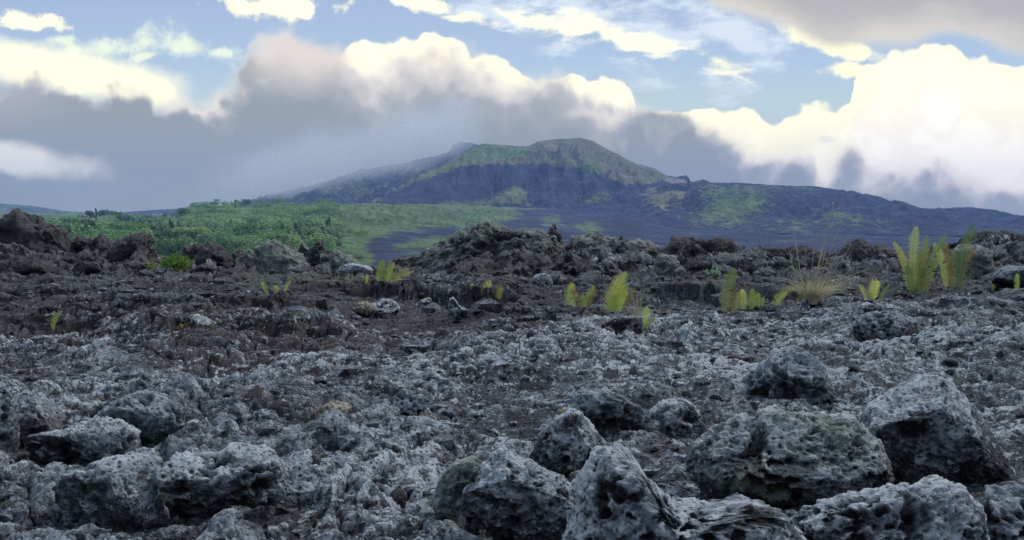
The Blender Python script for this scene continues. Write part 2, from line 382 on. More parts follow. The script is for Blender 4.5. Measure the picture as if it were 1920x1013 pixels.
def farmat():
    """lava flows, meadow, forest floor and brown slopes, mixed by where each of them grows or lies"""
    m, g, out = newmat('far_terrain'); tc = g.new('ShaderNodeTexCoord'); v = tc.outputs['Object']
    n1 = g.noise(v, .012, 8, .62).outputs[0]; n2 = g.noise(v, .06, 8, .66).outputs[0]; n3 = g.noise(v, .25, 6, .7).outputs[0]
    nn = g.m('ADD', g.m('MULTIPLY', n1, .4), g.m('ADD', g.m('MULTIPLY', n2, .35), g.m('MULTIPLY', n3, .25)))
    lav = g.ramp(nn, [(.38, (.026, .032, .050)), (.5, (.060, .073, .112)), (.62, (.125, .145, .195))])  # bluish lava: part of the distance haze is put into the colour
    gr = g.ramp(nn, [(.38, (.08, .13, .045)), (.5, (.165, .245, .085)), (.62, (.27, .37, .14))])
    br = g.ramp(nn, [(.38, (.09, .09, .05)), (.5, (.20, .20, .115)), (.62, (.33, .33, .20))])
    wh = (.34, .30, .28)
    def msk(a, w=.9, lo=.42, hi=.58):
        w *= 2.6; return g.ss(g.m('ADD', attr(g, a), g.m('MULTIPLY', g.m('SUBTRACT', g.m('ADD', g.m('MULTIPLY', n1, .3), g.m('ADD', g.m('MULTIPLY', n2, .4), g.m('MULTIPLY', n3, .3))), .5), w)), lo, hi)
    c = g.mix(msk('brown', 1.2), lav, br)
    c = g.mix(g.m('MULTIPLY', msk('veg', 1.5, .2, .8), .9), c, gr)
    c = g.mix(msk('ash', .8), c, wh)
    b = g.new('ShaderNodeBsdfPrincipled'); g.put(b.inputs['Base Color'], c); b.inputs['Roughness'].default_value = .95
    b.inputs['Specular IOR Level'].default_value = .1
    bp = g.new('ShaderNodeBump'); bp.inputs['Strength'].default_value = .9; bp.inputs['Distance'].default_value = 12
    g.put(bp.inputs['Height'], g.m('ADD', n2, g.m('MULTIPLY', n3, .35))); g.l.new(bp.outputs[0], b.inputs['Normal'])
    g.l.new(b.outputs[0], out.inputs[0]); return m
M_farT = farmat()

# ------------------------------------------------------------------ near ground (lava field)
SKY_X = [-900, -200, 0, 60, 110, 150, 210, 270, 300, 355, 420, 470, 560, 620, 680, 740, 800, 870, 930, 1040, 1080, 1160, 1230, 1260, 1360, 1420, 1480, 1550, 1610, 1700, 1780, 1850, 1920, 2100, 2900]
SKY_Y = [430, 430, 445, 455, 470, 478, 476, 474, 486, 482, 488, 492, 490, 490, 498, 503, 492, 484, 470, 470, 474, 466, 480, 484, 470, 476, 484, 484, 478, 484, 474, 458, 458, 445, 440]
def macro(x, d):
    X = CX + FP*x/np.maximum(d, .8)
    w = fbm2(x*.35, d*.35, 3, 3)
    z = -.60 + np.zeros_like(x)
    # broad swells of the near lava
    z += .15*fbm2(x*.55+4-d*.12, d*.48, 5, 3) * sstep(d, 1.6, 3.5) + .07*fbm2(x*.9+d*.5, d*.9-x*.3, 6, 3)*sstep(d, 2.2, 4)
    z += .10*np.exp(-((x-.35)/.9)**2 - ((d-4.6)/1.3)**2)
    z += .07*np.exp(-((x+1.2)/.8)**2 - ((d-5.3)/.9)**2)
    z += .09*np.exp(-((x-1.25)/.40)**2 - ((d-4.0)/.35)**2)
    z += .14*sstep(X, 1200, 1750)*sstep(d, 3.5, 8.0)
    # hollow behind the right-hand crest
    cr = 8.6 + .8*w
    z -= .34*sstep(d, cr, cr+.8)*sstep(X, 1130, 1200)*(1-sstep(d, cr+1.5, cr+5))
    # ledges (steps that face the camera)
    def ledge(d0, hgt, x0, x1, soft=.12, wob=.5, sd=0, fall=6.0):
        e = d0 + wob*fbm2(x*.9, d*.25+sd, 40+sd, 3)
        m = sstep(X, x0, x0+90)*(1-sstep(X, x1-90, x1))
        return hgt*m*sstep(d, e, e+soft)*(1-sstep(d, e+1.0, e+fall))
    z += ledge(5.7, .10, 150, 700, sd=1, soft=.10); z += ledge(7.0, .11, -900, 620, sd=2, soft=.10)
    z += ledge(8.6, .13, -900, 560, sd=3, soft=.10); z += ledge(10.4, .20, 430, 1010, sd=4, wob=.3, soft=.08)
    z += ledge(10.6, .22, -900, 420, sd=5); z += ledge(12.6, .16, -900, 760, sd=6)
    z += ledge(12.0, .22, 1190, 1800, sd=7); z += ledge(15.0, .20, 1100, 2900, sd=8)
    z -= .12*sstep(X, 480, 560)*(1-sstep(X, 900, 1000))*np.exp(-((d-9.9)/.45)**2)
    # the lava between the ledges and the ridge stays low
    cap = (HY-np.interp(d, [5, 8, 10, 13, 16, 20, 60], [560, 543, 538, 530, 527, 524, 510]))/FP*d
    dd = z-cap; z = np.where(d > 5, cap + .5*(dd-np.sqrt(dd*dd+.0016)), z)
    # ridge that makes the skyline of the lava
    cd = 22.2 + 1.2*fbm2(x*.12, 0*x, 9, 2)
    Ys = np.interp(X, SKY_X, SKY_Y)-3 + 15*sstep(X, 260, 310)*(1-sstep(X, 700, 760)) + 7*sstep(X, 1180, 1260)*(1-sstep(X, 1720, 1800)); zc = (HY-Ys)/FP*cd
    t = sstep(d, 17.5, 21.8)
    z = z*(1-t) + zc*t
    # far side falls away
    b = np.clip((d-cd)/30, 0, None)
    z = z - (2.2*b + 1.2*b*b)*sstep(d, cd, cd+2)
    return z
_mo = None
FOOT = []
def micro(x, d, detail=True):
    global _mo
    if _mo is None:
        _mo = ([1], [0]); D = np.exp(np.linspace(math.log(.6), math.log(62), 40)); M = []
        for q in D:
            xx = np.linspace(-.45, .45, 900)*q; M.append(np.percentile(micro(xx, np.full(900, q)*(1+.04*np.sin(np.arange(900))), False)[0], 55))
        _mo = (D, np.convolve(np.pad(M, 2, 'edge'), np.ones(5)/5, 'valid'))
    wx = fbm2(x*1.7, d*1.7, 21, 3)*.25; wy = fbm2(x*1.7+9, d*1.7, 22, 3)*.25
    X, D = x+wx, d+wy
    rough = sstep(fbm2(x*.55, d*.4, 31, 3), -.35, .25)
    far = .35*sstep(d, 9, 13) + .65*sstep(d, 17, 20.5)
    f1, f2, idv = worley2(X*2.3, D*1.9, 51, True)
    e = sstep(f2-f1, 0, .45)
    h = (.045+.07*far)*(idv-.45)*e + .080*fbm2(X*2.0, D*2.0, 61, 3, ridge=True)*(1+far)
    f1, f2, idv2 = worley2(X*7+3, D*6.2, 52, True)
    h += (.010*(idv2-.4) + .012)*sstep(f2-f1, .02, .5)*(.35+.65*rough)
    h += .015*fbm2(x*9, d*8, 62, 4, ridge=True, gain=.6)*(.5+.5*rough)
    # far outcrop roughness, metre-scale blocks
    h += far*(.20*fbm2(x*.8, d*.5, 71, 4, ridge=True) + .20*fbm2(x*1.7, d*1.0, 72, 4, ridge=True, gain=.65) )*(1-sstep(d, 45, 60))
    h = h*(.62+.38*np.maximum(rough, far))
    h = h - np.interp(d, *_mo).astype(h.dtype)
    h -= .035*(1-sstep(f2-f1, .0, .10))*rough*(1-far)
    top = h.copy()
    if detail:
        a, _, i3 = worley2(X*19, D*18, 53)
        h += .007*(i3*.8+.4)*(1-a*a)*(.4+.6*rough)
        h += .0075*fbm2(x*38, d*36, 63, 3, gain=.65)
        pm = sstep(fbm2(x*5, d*5, 81, 2), -.15, .25)
        p1, _, _ = worley2(x*31+wx*20, d*29, 54)
        h -= .013*(1-sstep(p1, .16, .36))*pm
        p2, _, _ = worley2(x*68, d*64, 55)
        h -= .006*(1-sstep(p2, .15, .38))
    for fx, fd, rx in FOOT:
        e = np.exp(-(((x-fx)/rx)**2 + ((d-fd)/(rx*.8))**2)**2); h = h*(1-.6*e) - .022*e
    return h, top
def height(x, d): 
    x = np.atleast_1d(np.asarray(x, float)); d = np.atleast_1d(np.asarray(d, float))
    return macro(x, d) + micro(x, d, False)[0]
def hit(X, Y, lo=1.2, hi=40, smooth=True):
    d = np.exp(np.linspace(math.log(lo), math.log(hi), 1500)); x = (X-CX)/FP*d
    H = macro(x, d) + (0 if smooth else micro(x, d, False)[0])
    k = np.nonzero(H >= (HY-Y)/FP*d)[0]
    k = k[0] if len(k) else len(d)-1
    return float(d[k]), float(H[k])

for (a, b, yb) in [(95, 308, 1002), (296, 535, 985), (38, 258, 892), (190, 348, 858), (8, 138, 838), (424, 520, 806), (570, 682, 806), (992, 1142, 895), (1068, 1222, 812), (1215, 1322, 812), (862, 1078, 1010), (812, 922, 992), (1618, 1925, 920), (1286, 1668, 940), (682, 748, 594), (1128, 1205, 624), (838, 878, 598)]:
    d_ = .60*FP/(yb-HY) if yb > 640 else hit((a+b)/2, yb)[0]
    r_ = (b-a)/FP*d_*.62; FOOT.append((((a+b)/2-CX)/FP*(d_+r_*.3), d_+r_*.3, r_))
def build_ground():
    u = np.concatenate([-np.linspace(1.6, .56, 90), np.arange(-.55, .5501, .00082), np.linspace(.56, 1.6, 90)])
    d = np.concatenate([np.linspace(.55, 1.15, 60, endpoint=False), np.exp(np.arange(math.log(1.15), math.log(62), .0026))])
    D, U = np.meshgrid(d, u, indexing='ij'); X = U*(D+.55)
    nr, nc = D.shape; V = np.empty((nr*nc, 3), f32); top = np.empty(nr*nc, f32); tone = top.copy(); pale = top.copy(); moss = top.copy(); old = top.copy()
    step = 200
    for a in range(0, nr, step):
        sl = slice(a, min(nr, a+step)); x = X[sl].ravel(); y = D[sl].ravel()
        z = macro(x, y); h, tp = micro(x, y)
        # sideways shove makes the clinker overhang in places
        sx = .030*fbm2(x*7, y*7, 91, 3); sy = .034*fbm2(x*7, y*7, 92, 3)
        q3 = np.stack([x*4, y*2.5, (z+h)*16], 1); sy += .085*sstep(y, 4.5, 8)*fbm3(q3, 93, 2); sx += .05*sstep(y, 4.5, 8)*perlin3(q3*1.3, 94)
        fm = sstep(y, 13, 17); q4 = np.stack([x*1.8, y*1.2, (z+h)*5], 1); sy += .30*fm*fbm3(q4, 193, 3); sx += .14*fm*fbm3(q4+7, 194, 3)
        s = slice(a*nc, a*nc+len(x)); V[s, 0] = x+sx; V[s, 1] = y+sy - .25*np.maximum(h, 0); V[s, 2] = z+h
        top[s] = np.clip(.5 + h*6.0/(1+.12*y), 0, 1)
        PX = CX + FP*x/y
        tn = .55*fbm2(x*.7, y*.4, 95, 3) + .42*(1-sstep(PX, 700, 1300))*sstep(y, 3.6, 5.2) + .02*sstep(y, 8.6, 10)
        tone[s] = np.clip(tn, 0, 1)
        pale[s] = np.clip(fbm2(x*.9, y*.6, 96, 3)*1.2 + .35*sstep(PX, 900, 1300)*(1-sstep(y, 8, 9)) - .2*sstep(y, 8, 10) + .55*np.exp(-((PX-760)/330)**2-((y-4.6)/1.8)**2), -1.5, 1)
        old[s] = np.clip(sstep(y + 1.5*fbm2(x*.4, y*.3, 98, 3), 5.5, 9.5)*(1-.65*sstep(PX, 1150, 1500)*(1-sstep(y, 8.5, 9.5))) + .5*sstep(fbm2(x*.8, y*.6, 99, 3), .1, .4), 0, 1)
        moss[s] = sstep(fbm2(x*1.5, y*1.3, 97, 3), .10, .35)*(1-sstep(y, 6, 9))
    me = fastmesh('lava_ground', V, gridfaces(nr, nc), M_ground, dict(top=top, tone=tone, pale=pale, moss=moss, old=old))
    tag(link('lava_ground', me), kind='structure')
build_ground()

# ------------------------------------------------------------------ far land: one sheet to the horizon
def poly_sd(X, Y, poly):
    """signed distance, positive inside, in photograph-pixel directions"""
    P = np.array(poly, float); n = len(P); ins = np.zeros(X.shape, bool); dist = np.full(X.shape, 1e9)
    for i in range(n):
        (x1, y1), (x2, y2) = P[i], P[(i+1) % n]
        c = ((y1 > Y) != (y2 > Y)); 
        with np.errstate(divide='ignore', invalid='ignore'): ins ^= c & (X < (x2-x1)*(Y-y1)/(y2-y1+1e-9)+x1)
        t = np.clip(((X-x1)*(x2-x1)+(Y-y1)*(y2-y1))/((x2-x1)**2+(y2-y1)**2), 0, 1)
        dist = np.minimum(dist, np.hypot(X-x1-t*(x2-x1), Y-y1-t*(y2-y1)))
    return np.where(ins, dist, -dist)
FX = np.array([-900, -200, 0, 150, 300, 400, 500, 600, 700, 800, 900, 1000, 1150, 1300, 1500, 1700, 1920, 2300, 2900], float)
FD = np.array([45, 90, 180, 320, 450, 620, 800, 1000, 1200, 1450, 1800, 2300, 3200, 5000, 9000], float)
FY = {  # column: photo row of the land at each depth
 -900: [560, 540, 515, 480, 462, 445, 430, 420, 412, 405, 400, 396, 395, 405, 425],
 -200: [560, 540, 515, 485, 465, 448, 432, 420, 412, 405, 400, 396, 395, 405, 425],
 0:    [560, 545, 520, 495, 472, 450, 436, 424, 416, 409, 404, 402, 402, 410, 425],
 150:  [560, 545, 525, 505, 485, 462, 442, 425, 414, 408, 406, 404, 404, 412, 425],
 300:  [560, 545, 525, 510, 494, 470, 448, 424, 410, 414, 412, 408, 406, 412, 425],
 400:  [560, 545, 530, 512, 496, 468, 438, 410, 388, 396, 402, 402, 404, 412, 425],
 500:  [560, 548, 532, 516, 498, 468, 436, 406, 385, 391, 396, 398, 400, 412, 425],
 600:  [560, 550, 536, 520, 502, 468, 436, 405, 384, 388, 392, 394, 398, 412, 425],
 700:  [562, 552, 540, 522, 504, 472, 440, 410, 390, 384, 386, 390, 396, 412, 425],
 800:  [562, 552, 540, 522, 504, 474, 448, 426, 408, 394, 385, 388, 394, 412, 425],
 900:  [562, 552, 540, 522, 504, 478, 456, 436, 416, 400, 388, 386, 392, 412, 425],
 1000: [562, 552, 540, 522, 504, 480, 458, 438, 418, 402, 392, 388, 392, 412, 425],
 1150: [562, 552, 540, 522, 504, 482, 462, 444, 426, 410, 398, 394, 396, 412, 425],
 1300: [562, 552, 540, 522, 504, 484, 468, 454, 440, 430, 418, 408, 402, 412, 425],
 1500: [562, 552, 540, 522, 504, 486, 470, 458, 446, 436, 430, 420, 412, 416, 425],
 1700: [562, 552, 540, 522, 504, 486, 470, 458, 448, 440, 434, 430, 424, 424, 428],
 1920: [562, 552, 540, 522, 504, 486, 470, 460, 452, 446, 442, 438, 434, 430, 430],
 2300: [562, 552, 540, 522, 504, 486, 472, 462, 456, 450, 446, 442, 438, 434, 432],
 2900: [562, 552, 540, 522, 504, 486, 472, 462, 456, 450, 446, 442, 438, 434, 432]}
FT = np.array([FY[int(k)] for k in FX], float)      # [X, D]
def far_row(X, d):
    ld = np.log(np.clip(d, 45, 9000)); LD = np.log(FD)
    ki = np.clip(np.searchsorted(FX, X)-1, 0, len(FX)-2); tx = np.clip((X-FX[ki])/(FX[ki+1]-FX[ki]), 0, 1); tx = tx*tx*(3-2*tx)
    kj = np.clip(np.searchsorted(LD, ld)-1, 0, len(LD)-2); tj = np.clip((ld-LD[kj])/(LD[kj+1]-LD[kj]), 0, 1); tj = .4*tj+.6*tj*tj*(3-2*tj)
    a = FT[ki, kj]*(1-tx)+FT[ki+1, kj]*tx; b = FT[ki, kj+1]*(1-tx)+FT[ki+1, kj+1]*tx
    return a*(1-tj)+b*tj
def far_h(x, d):
    X = np.clip(CX + FP*x/d, -900, 2900)
    z = (HY-far_row(X, d))/FP*d
    z += (d*.0022)*fbm2(x/70, d/110, 101, 5, gain=.55) + (d*.0008)*fbm2(x/16, d/24, 102, 4, ridge=True)
    return z
GREEN = [[(-400, 380), (0, 385), (130, 395), (240, 398), (350, 380), (500, 375), (700, 375), (860, 378), (960, 386), (978, 402), (940, 417), (880, 424), (800, 428), (745, 433), (705, 446), (682, 463), (700, 480), (690, 520), (400, 620), (-400, 620)],
         [(735, 466), (770, 452), (830, 446), (850, 450), (838, 462), (780, 471)], [(855, 441), (880, 438), (872, 446)],
         [(1020, 412), (1042, 409), (1046, 417), (1022, 418)], [(1080, 424), (1110, 418), (1130, 428), (1100, 438)]]
DARKH = [[(120, 404), (330, 397), (345, 412), (320, 440), (200, 420), (130, 418)]]
def far_attrs(X, Y):
    v = np.full(X.shape, -60.0)
    for p in GREEN: v = np.maximum(v, poly_sd(X, Y, p))
    return np.clip(.5 + v/22, -.6, 1.5)
def build_far():
    u = np.linspace(-1.9, 1.9, 1500); d = np.exp(np.linspace(math.log(48), math.log(4350), 560))
    D, U = np.meshgrid(d, u, indexing='ij'); x = (U*D).ravel(); y = D.ravel()
    z = far_h(x, y); X = CX+FP*x/y; Y = HY-FP*z/y
    v = far_attrs(X, Y)
    br = .15 + .35*fbm2(x/200, y/200, 120, 3) + .5*sstep(Y, 402, 388)*sstep(X, 700, 900)
    me = fastmesh('land', np.stack([x, y, z], 1), gridfaces(*D.shape), M_farT, dict(veg=v, brown=br, ash=np.full(len(x), -1.0)))
    tag(link('land', me), kind='structure')
build_far()

def mountain(name, crest, d0, d1, d2, base_y, X0, X1, fattr, nx=620, nt=200, gully=1.0, seed=0, prof=1.25, bulge=None):
    """a mountain that rises from depth d0 to a crest at depth d1 and falls to d2; crest rows are read off the skyline"""
    cx = np.array([c[0] for c in crest], float); cy = np.array([c[1] for c in crest], float)
    Xc = np.linspace(X0, X1, nx); t = np.concatenate([np.linspace(0, 1, nt), np.linspace(1, 2, nt//2)[1:]])
    T, XX = np.meshgrid(t, Xc, indexing='ij')
    d = np.where(T <= 1, d0+(d1-d0)*T, d1+(d2-d1)*(T-1))
    x = (XX-CX)/FP*(d*.35+d1*.65)
    zc = (HY-np.interp(XX, cx, cy))/FP*d1
    zb = (HY-np.interp(XX, cx, np.interp(cx, *zip(*base_y)) if isinstance(base_y, list) else np.full(len(cx), base_y)))/FP*d0 - 6
    s = np.where(T <= 1, T**prof, (2-T)**1.3)
    h = zb + (zc-zb)*s
    env = np.sin(np.clip(T, 0, 1)*pi)**.6
    h += gully*(zc-zb).clip(5)*.19*env*(fbm2(x/75, d/420, seed, 4, ridge=True, gain=.55)-.25)
    h += gully*13*env*fbm2(x/60, d/60, seed+7, 5, gain=.6) + 1.2*fbm2(x/22, d/22, seed+9, 3)
    if bulge is not None: h += bulge(XX, T)*(zc-zb)
    X = CX+FP*x/d; Y = HY-FP*h/d
    at = fattr(X.ravel(), Y.ravel(), x.ravel(), d.ravel(), T.ravel())
    me = fastmesh(name, np.stack([x.ravel(), d.ravel(), h.ravel()], 1), gridfaces(*T.shape), M_farT, at)
    return tag(link(name, me), kind='structure')
def pat(polys, X, Y, w=12.0, base=-40.0):
    v = np.full(X.shape, base)
    for p in polys: v = np.maximum(v, poly_sd(X, Y, p))
    return np.clip(.5+v/(2*w), -.8, 1.5)
# main green-brown cone with the dark lava shield in front
def at_main(X, Y, x, d, T):
    upper = [(700, 378), (745, 352), (800, 322), (850, 300), (890, 270), (1010, 262), (1085, 252), (1150, 280), (1260, 328), (1230, 345), (1165, 345), (1100, 310), (1060, 316), (1010, 306), (930, 308), (870, 312), (810, 330), (760, 350)]
    veg = pat([[(745, 358), (800, 322), (860, 292), (900, 268), (960, 270), (950, 300), (880, 306), (800, 335)],
               [(990, 296), (1045, 286), (1050, 300), (1000, 304)], [(1070, 310), (1120, 300), (1130, 330), (1095, 325)], [(960, 272), (1000, 282), (985, 300), (930, 300)],
               [(1170, 305), (1240, 325), (1255, 335), (1220, 335)], [(820, 380), (900, 372), (960, 376), (1000, 384), (800, 392)], [(960, 345), (975, 360), (950, 380), (930, 370)],
               [(1080, 372), (1130, 360), (1150, 375), (1100, 382)]], X, Y, 9)
    brown = pat([upper, [(900, 385), (940, 360), (975, 350), (1000, 385)]], X, Y, 10)
    ash = pat([[(1150, 318), (1180, 330), (1190, 338), (1165, 332)], [(1238, 334), (1262, 332), (1285, 342), (1262, 345)]], X, Y, 5, -25)
    return dict(veg=veg-.15, brown=brown, ash=ash-.1)
main_crest = [(560, 405), (660, 392), (700, 376), (745, 350), (790, 322), (845, 298), (880, 279), (905, 270), (945, 272), (990, 275), (1008, 266), (1040, 260), (1088, 257), (1112, 264), (1150, 286), (1190, 306), (1225, 315), (1250, 331), (1270, 334), (1285, 342), (1330, 360), (1420, 380), (1560, 410)]
def main_bulge(X, T):
    a = np.exp(-((X-930)/190)**2)*np.exp(-((T-.52)/.17)**2)*.16
    b = np.exp(-((X-1075)/55)**2)*np.exp(-((T-.86)/.10)**2)*-.07
    c = .05*np.exp(-((X-985)/100)**2)*sstep(T, .62, .68)*(1-sstep(T, .74, .84))
    return a+b+c
mountain('mountain', main_crest, 1700, 2700, 3600, 400, 560, 1560, at_main, seed=200, bulge=main_bulge, nx=900, nt=280)
# right-hand flank
def at_right(X, Y, x, d, T):
    veg = pat([[(1290, 342), (1440, 344), (1530, 350), (1450, 365), (1440, 400), (1400, 425), (1330, 425), (1280, 405), (1320, 380)], [(1280, 408), (1400, 418), (1520, 412), (1600, 414), (1680, 424), (1500, 430), (1300, 424)], [(1500, 395), (1580, 400), (1660, 425), (1640, 428), (1560, 410)]], X, Y, 30)
    ash = pat([[(1236, 338), (1262, 333), (1288, 336), (1290, 344), (1262, 345)]], X, Y, 6, -25)
    brown = pat([[(1200, 345), (1290, 345), (1290, 400), (1200, 400)]], X, Y, 30)-.25
    return dict(veg=veg-.20, brown=brown, ash=ash-.1)
right_crest = [(1000, 420), (1100, 392), (1160, 362), (1200, 350), (1245, 338), (1262, 334), (1280, 330), (1286, 340), (1300, 341), (1310, 338), (1330, 342), (1400, 344), (1450, 348), (1530, 350), (1575, 356), (1620, 367), (1660, 380), (1700, 391), (1760, 391), (1815, 389), (1850, 398), (1920, 413), (2050, 430), (2300, 440)]
mountain('mountain', right_crest, 1350, 2200, 3000, [(1000, 420), (1300, 428), (1700, 436), (2300, 445)], 1000, 2300, at_right, seed=300, nx=900, prof=1.1)
# shoulder that goes up into the cloud, with the dim pinnacle
def at_back(X, Y, x, d, T):
    return dict(veg=.30+.5*fbm2(x/90, d/260, 131, 4), brown=.3+.3*fbm2(x/60, d/60, 132, 3), ash=np.full(X.shape, -1.0))
back_crest = [(380, 410), (450, 398), (485, 384), (530, 362), (600, 345), (680, 318), (760, 306), (820, 292), (844, 284), (850, 271), (866, 267), (884, 268), (902, 274), (940, 284), (1020, 292), (1150, 330), (1300, 400)]
mountain('mountain', back_crest, 2100, 3300, 4200, 402, 380, 1300, at_back, seed=400, gully=1.3)
def at_left(X, Y, x, d, T):
    return dict(veg=.45+.8*fbm2(x/200, d/200, 141, 4)-.8*sstep(X, 190, 240), brown=.4+.3*fbm2(x/60, d/60, 142, 3), ash=np.full(X.shape, -1.0))
left_crest = [(-1400, 400), (-600, 380), (-200, 376), (0, 382), (60, 386), (120, 396), (180, 399), (215, 401), (250, 397), (300, 393), (350, 391), (420, 395), (480, 400), (600, 410)]
mountain('hills', left_crest, 2300, 3500, 4300, 410, -1400, 600, at_left, seed=500, gully=.5, nx=500, nt=120)

# ------------------------------------------------------------------ rocks
_ico = {}
def ico(n):
    if n not in _ico:
        bm = bmesh.new(); bmesh.ops.create_icosphere(bm, subdivisions=n, radius=1)
        V = np.array([v.co[:] for v in bm.verts], f32); F = np.array([[v.index for v in f.verts] for f in bm.faces], np.int32); bm.free()
        _ico[n] = (V, F)
    return _ico[n]
def rock_mesh(name, size, seed, mat, sub=6, sil=None, planes=None, crag=0.007, nplanes=7, pit=1.0, lump=.05, smooth=True, grain=1.0, bottom=True, box=.62):
    """size: width, depth, height in metres. sil: outline points (0..1, 0..1 up) seen from the front. planes: (nx,ny,nz,offset) cuts"""
    r = np.random.default_rng(seed); V, F = ico(sub); p = V.astype(float).copy(); sx, sy, sz = size
    if sil is not None:
        S = np.array(sil, float)*2-1; c = S.mean(0)*.6
        th = np.arctan2(p[:, 2], p[:, 0]); A = S-c; TH = np.linspace(-pi, pi, 361); R = np.zeros(361)
        for i in range(len(A)):
            a, b = A[i], A[(i+1) % len(A)]; e = b-a
            dx, dz = np.cos(TH), np.sin(TH); den = dx*e[1]-dz*e[0]
            with np.errstate(divide='ignore', invalid='ignore'):
                tt = (a[0]*e[1]-a[1]*e[0])/den; uu = (a[0]*dz-a[1]*dx)/den
            ok = (tt > 0) & (uu >= -1e-6) & (uu <= 1+1e-6); R = np.where(ok & (tt > R), tt, R)
        Rr = np.interp(th, TH, R); cph = np.sqrt(p[:, 0]**2+p[:, 2]**2); k = cph**box
        p = np.stack([c[0]*1+np.cos(th)*Rr*k, np.sign(p[:, 1])*np.abs(p[:, 1])**.8, c[1]+np.sin(th)*Rr*k], 1)
        c3 = np.array([c[0], 0, c[1]])
    else: c3 = np.zeros(3)
    P = list(planes or [])
    for i in range(nplanes):
        n = r.normal(size=3)
        if sil is not None: n[1] = np.sign(n[1])*(abs(n[1])+1.0); n[0] *= .8
        n /= np.linalg.norm(n); P.append((*n, r.uniform(.42, .72) if sil is None else r.uniform(.60, .85)))
    for nx, ny, nz, o in P:
        n = np.array([nx, ny, nz], float); n /= np.linalg.norm(n)
        if sil is not None and n[2] > .45: o = max(o, .74)
        q = (p-c3)@n - o
        p -= np.clip(q, 0, None)[:, None]*n
    if sil is None:
        p /= np.abs(p).max(0)
    p *= np.array([sx, sy, sz])/2
    L = max(size); off = r.uniform(0, 50, 3)
    nrm = V*np.array([1/sx, 1/sy, 1/sz]); nrm /= np.linalg.norm(nrm, axis=1)[:, None]
    q = p+off; g = grain
    h = L*lump*fbm3(q/(L*.33), seed, 3)+L*lump*.55*(fbm3(q/(L*.13), seed+3, 4, ridge=True, gain=.6)-.3)
    if crag: h = h + crag*(fbm3(q/(crag*4.5), seed+41, 4, ridge=True, gain=.62)-.25)
    fine = .007*g*fbm3(q/(.028*g), seed+5, 3, .6)
    w1 = worley3(q/(.040*g)*np.array([.8, 1, 1.35])+.35*np.stack([perlin3(q/(.03*g), seed+31), 0*q[:, 0], perlin3(q/(.03*g), seed+32)], 1), seed+7); w2 = worley3(q/(.019*g), seed+8)
    pm = sstep(fbm3(q/(L*.3), seed+11, 2), -.30, .15)
    pv_ = .22+.5*sstep(perlin3(q/(.06*g), seed+21), -.5, .6); q2 = q/(.040*g)
    h2 = fine - pit*g*(.019*(1-sstep(w1, pv_*.68, pv_))*pm + .006*(1-sstep(w2, .15, .2+pv_*.5)))
    if pit > 1.2:
        w3 = worley3(q/(.085*g), seed+12); h2 -= (pit-1)*.030*g*(1-sstep(w3, .18, .40))*pm
    p = p + nrm*(h+h2)[:, None]
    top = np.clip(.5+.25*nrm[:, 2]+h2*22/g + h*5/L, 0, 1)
    p[:, 2] += sz/2
    return fastmesh(name, p, F, mat, dict(top=top, tone=0*top, pale=0*top, moss=0*top), smooth)
def rock(name, label, cat, x0, y0, x1, y1, mat, seed, dep=.8, sub=6, d=None, group=None, sink=.03, rotz=0, sil=None, kind_name=None, hi=40, **kw):
    """rock whose front contact with the ground is seen at row y1"""
    if d is None: d, _ = hit((x0+x1)/2, y1, hi=hi)
    w = (x1-x0)/FP*d; dp = w*dep; dc = d+dp*.38; w = (x1-x0)/FP*dc*.99
    z1 = (HY-y1)/FP*d; ztop = (HY-y0)/FP*dc; h = max(ztop-z1, .02)*1.02
    if sil is not None: sil = [((a-x0)/(x1-x0), 1-(b-y0)/(y1-y0)) for a, b in sil]
    me = rock_mesh(name, (w, dp, h+sink), seed, mat, sub, sil=sil, **kw)
    o = link(name, me, None, (((x0+x1)/2-CX)/FP*dc, dc, z1-sink), rotz)
    return tag(o, label, cat, group)

# near boulders, each read off the photograph
rock('boulder', 'big wedge-shaped boulder with dark brown shaded front and pale right end, lowest at the left', 'boulder', 95, 845, 308, 1002, M_pale, 11, dep=.8, sub=7,
     sil=[(100, 915), (130, 885), (200, 868), (265, 842), (295, 858), (308, 900), (300, 955), (270, 992), (190, 1002), (120, 975), (97, 945)],
     planes=[(-.25, -.9, -.45, .30), (.35, -.5, .8, .50), (.85, -.6, .15, .50)], nplanes=3, pit=.45, lump=.035)
rock('boulder', 'wide porous grey slab of lava with hollow dark underside, just right of the wedge boulder', 'boulder', 296, 842, 535, 985, M_pale, 12, dep=.75, sub=7,
     sil=[(300, 880), (330, 858), (390, 862), (440, 842), (500, 850), (530, 880), (532, 930), (505, 942), (430, 935), (390, 985), (330, 975), (312, 930)],
     planes=[(0, -.7, -.7, .40), (0, -.45, .9, .6)], nplanes=3, pit=1.5, lump=.05)
rock('boulder', 'mottled grey boulder shaped like a fish, tapering dark to the left', 'boulder', 38, 770, 258, 892, M_pale, 13, dep=.7, sub=7,
     sil=[(40, 825), (70, 815), (120, 810), (170, 790), (205, 778), (235, 790), (252, 815), (256, 850), (235, 868), (190, 880), (120, 892), (80, 878), (50, 858)],
     planes=[(-.3, -.8, -.5, .35), (.2, -.6, .8, .45)], nplanes=3, pit=.9, lump=.04)
rock('boulder', 'reddish brown boulder with pale lumpy crest behind the fish-shaped boulder', 'boulder', 190, 735, 348, 858, M_grey, 14, dep=.7, sub=6,
     sil=[(190, 770), (225, 752), (265, 738), (300, 742), (330, 760), (346, 790), (338, 800), (315, 805), (300, 830), (275, 855), (235, 850), (205, 800)], planes=[(0, -.8, -.3, .5)], nplanes=4, pit=.8)
rock('stone', 'small rough knob of lava on top behind the reddish brown boulder', 'stone', 240, 711, 285, 745, M_grey, 15, dep=.8, sub=5, d=2.95)
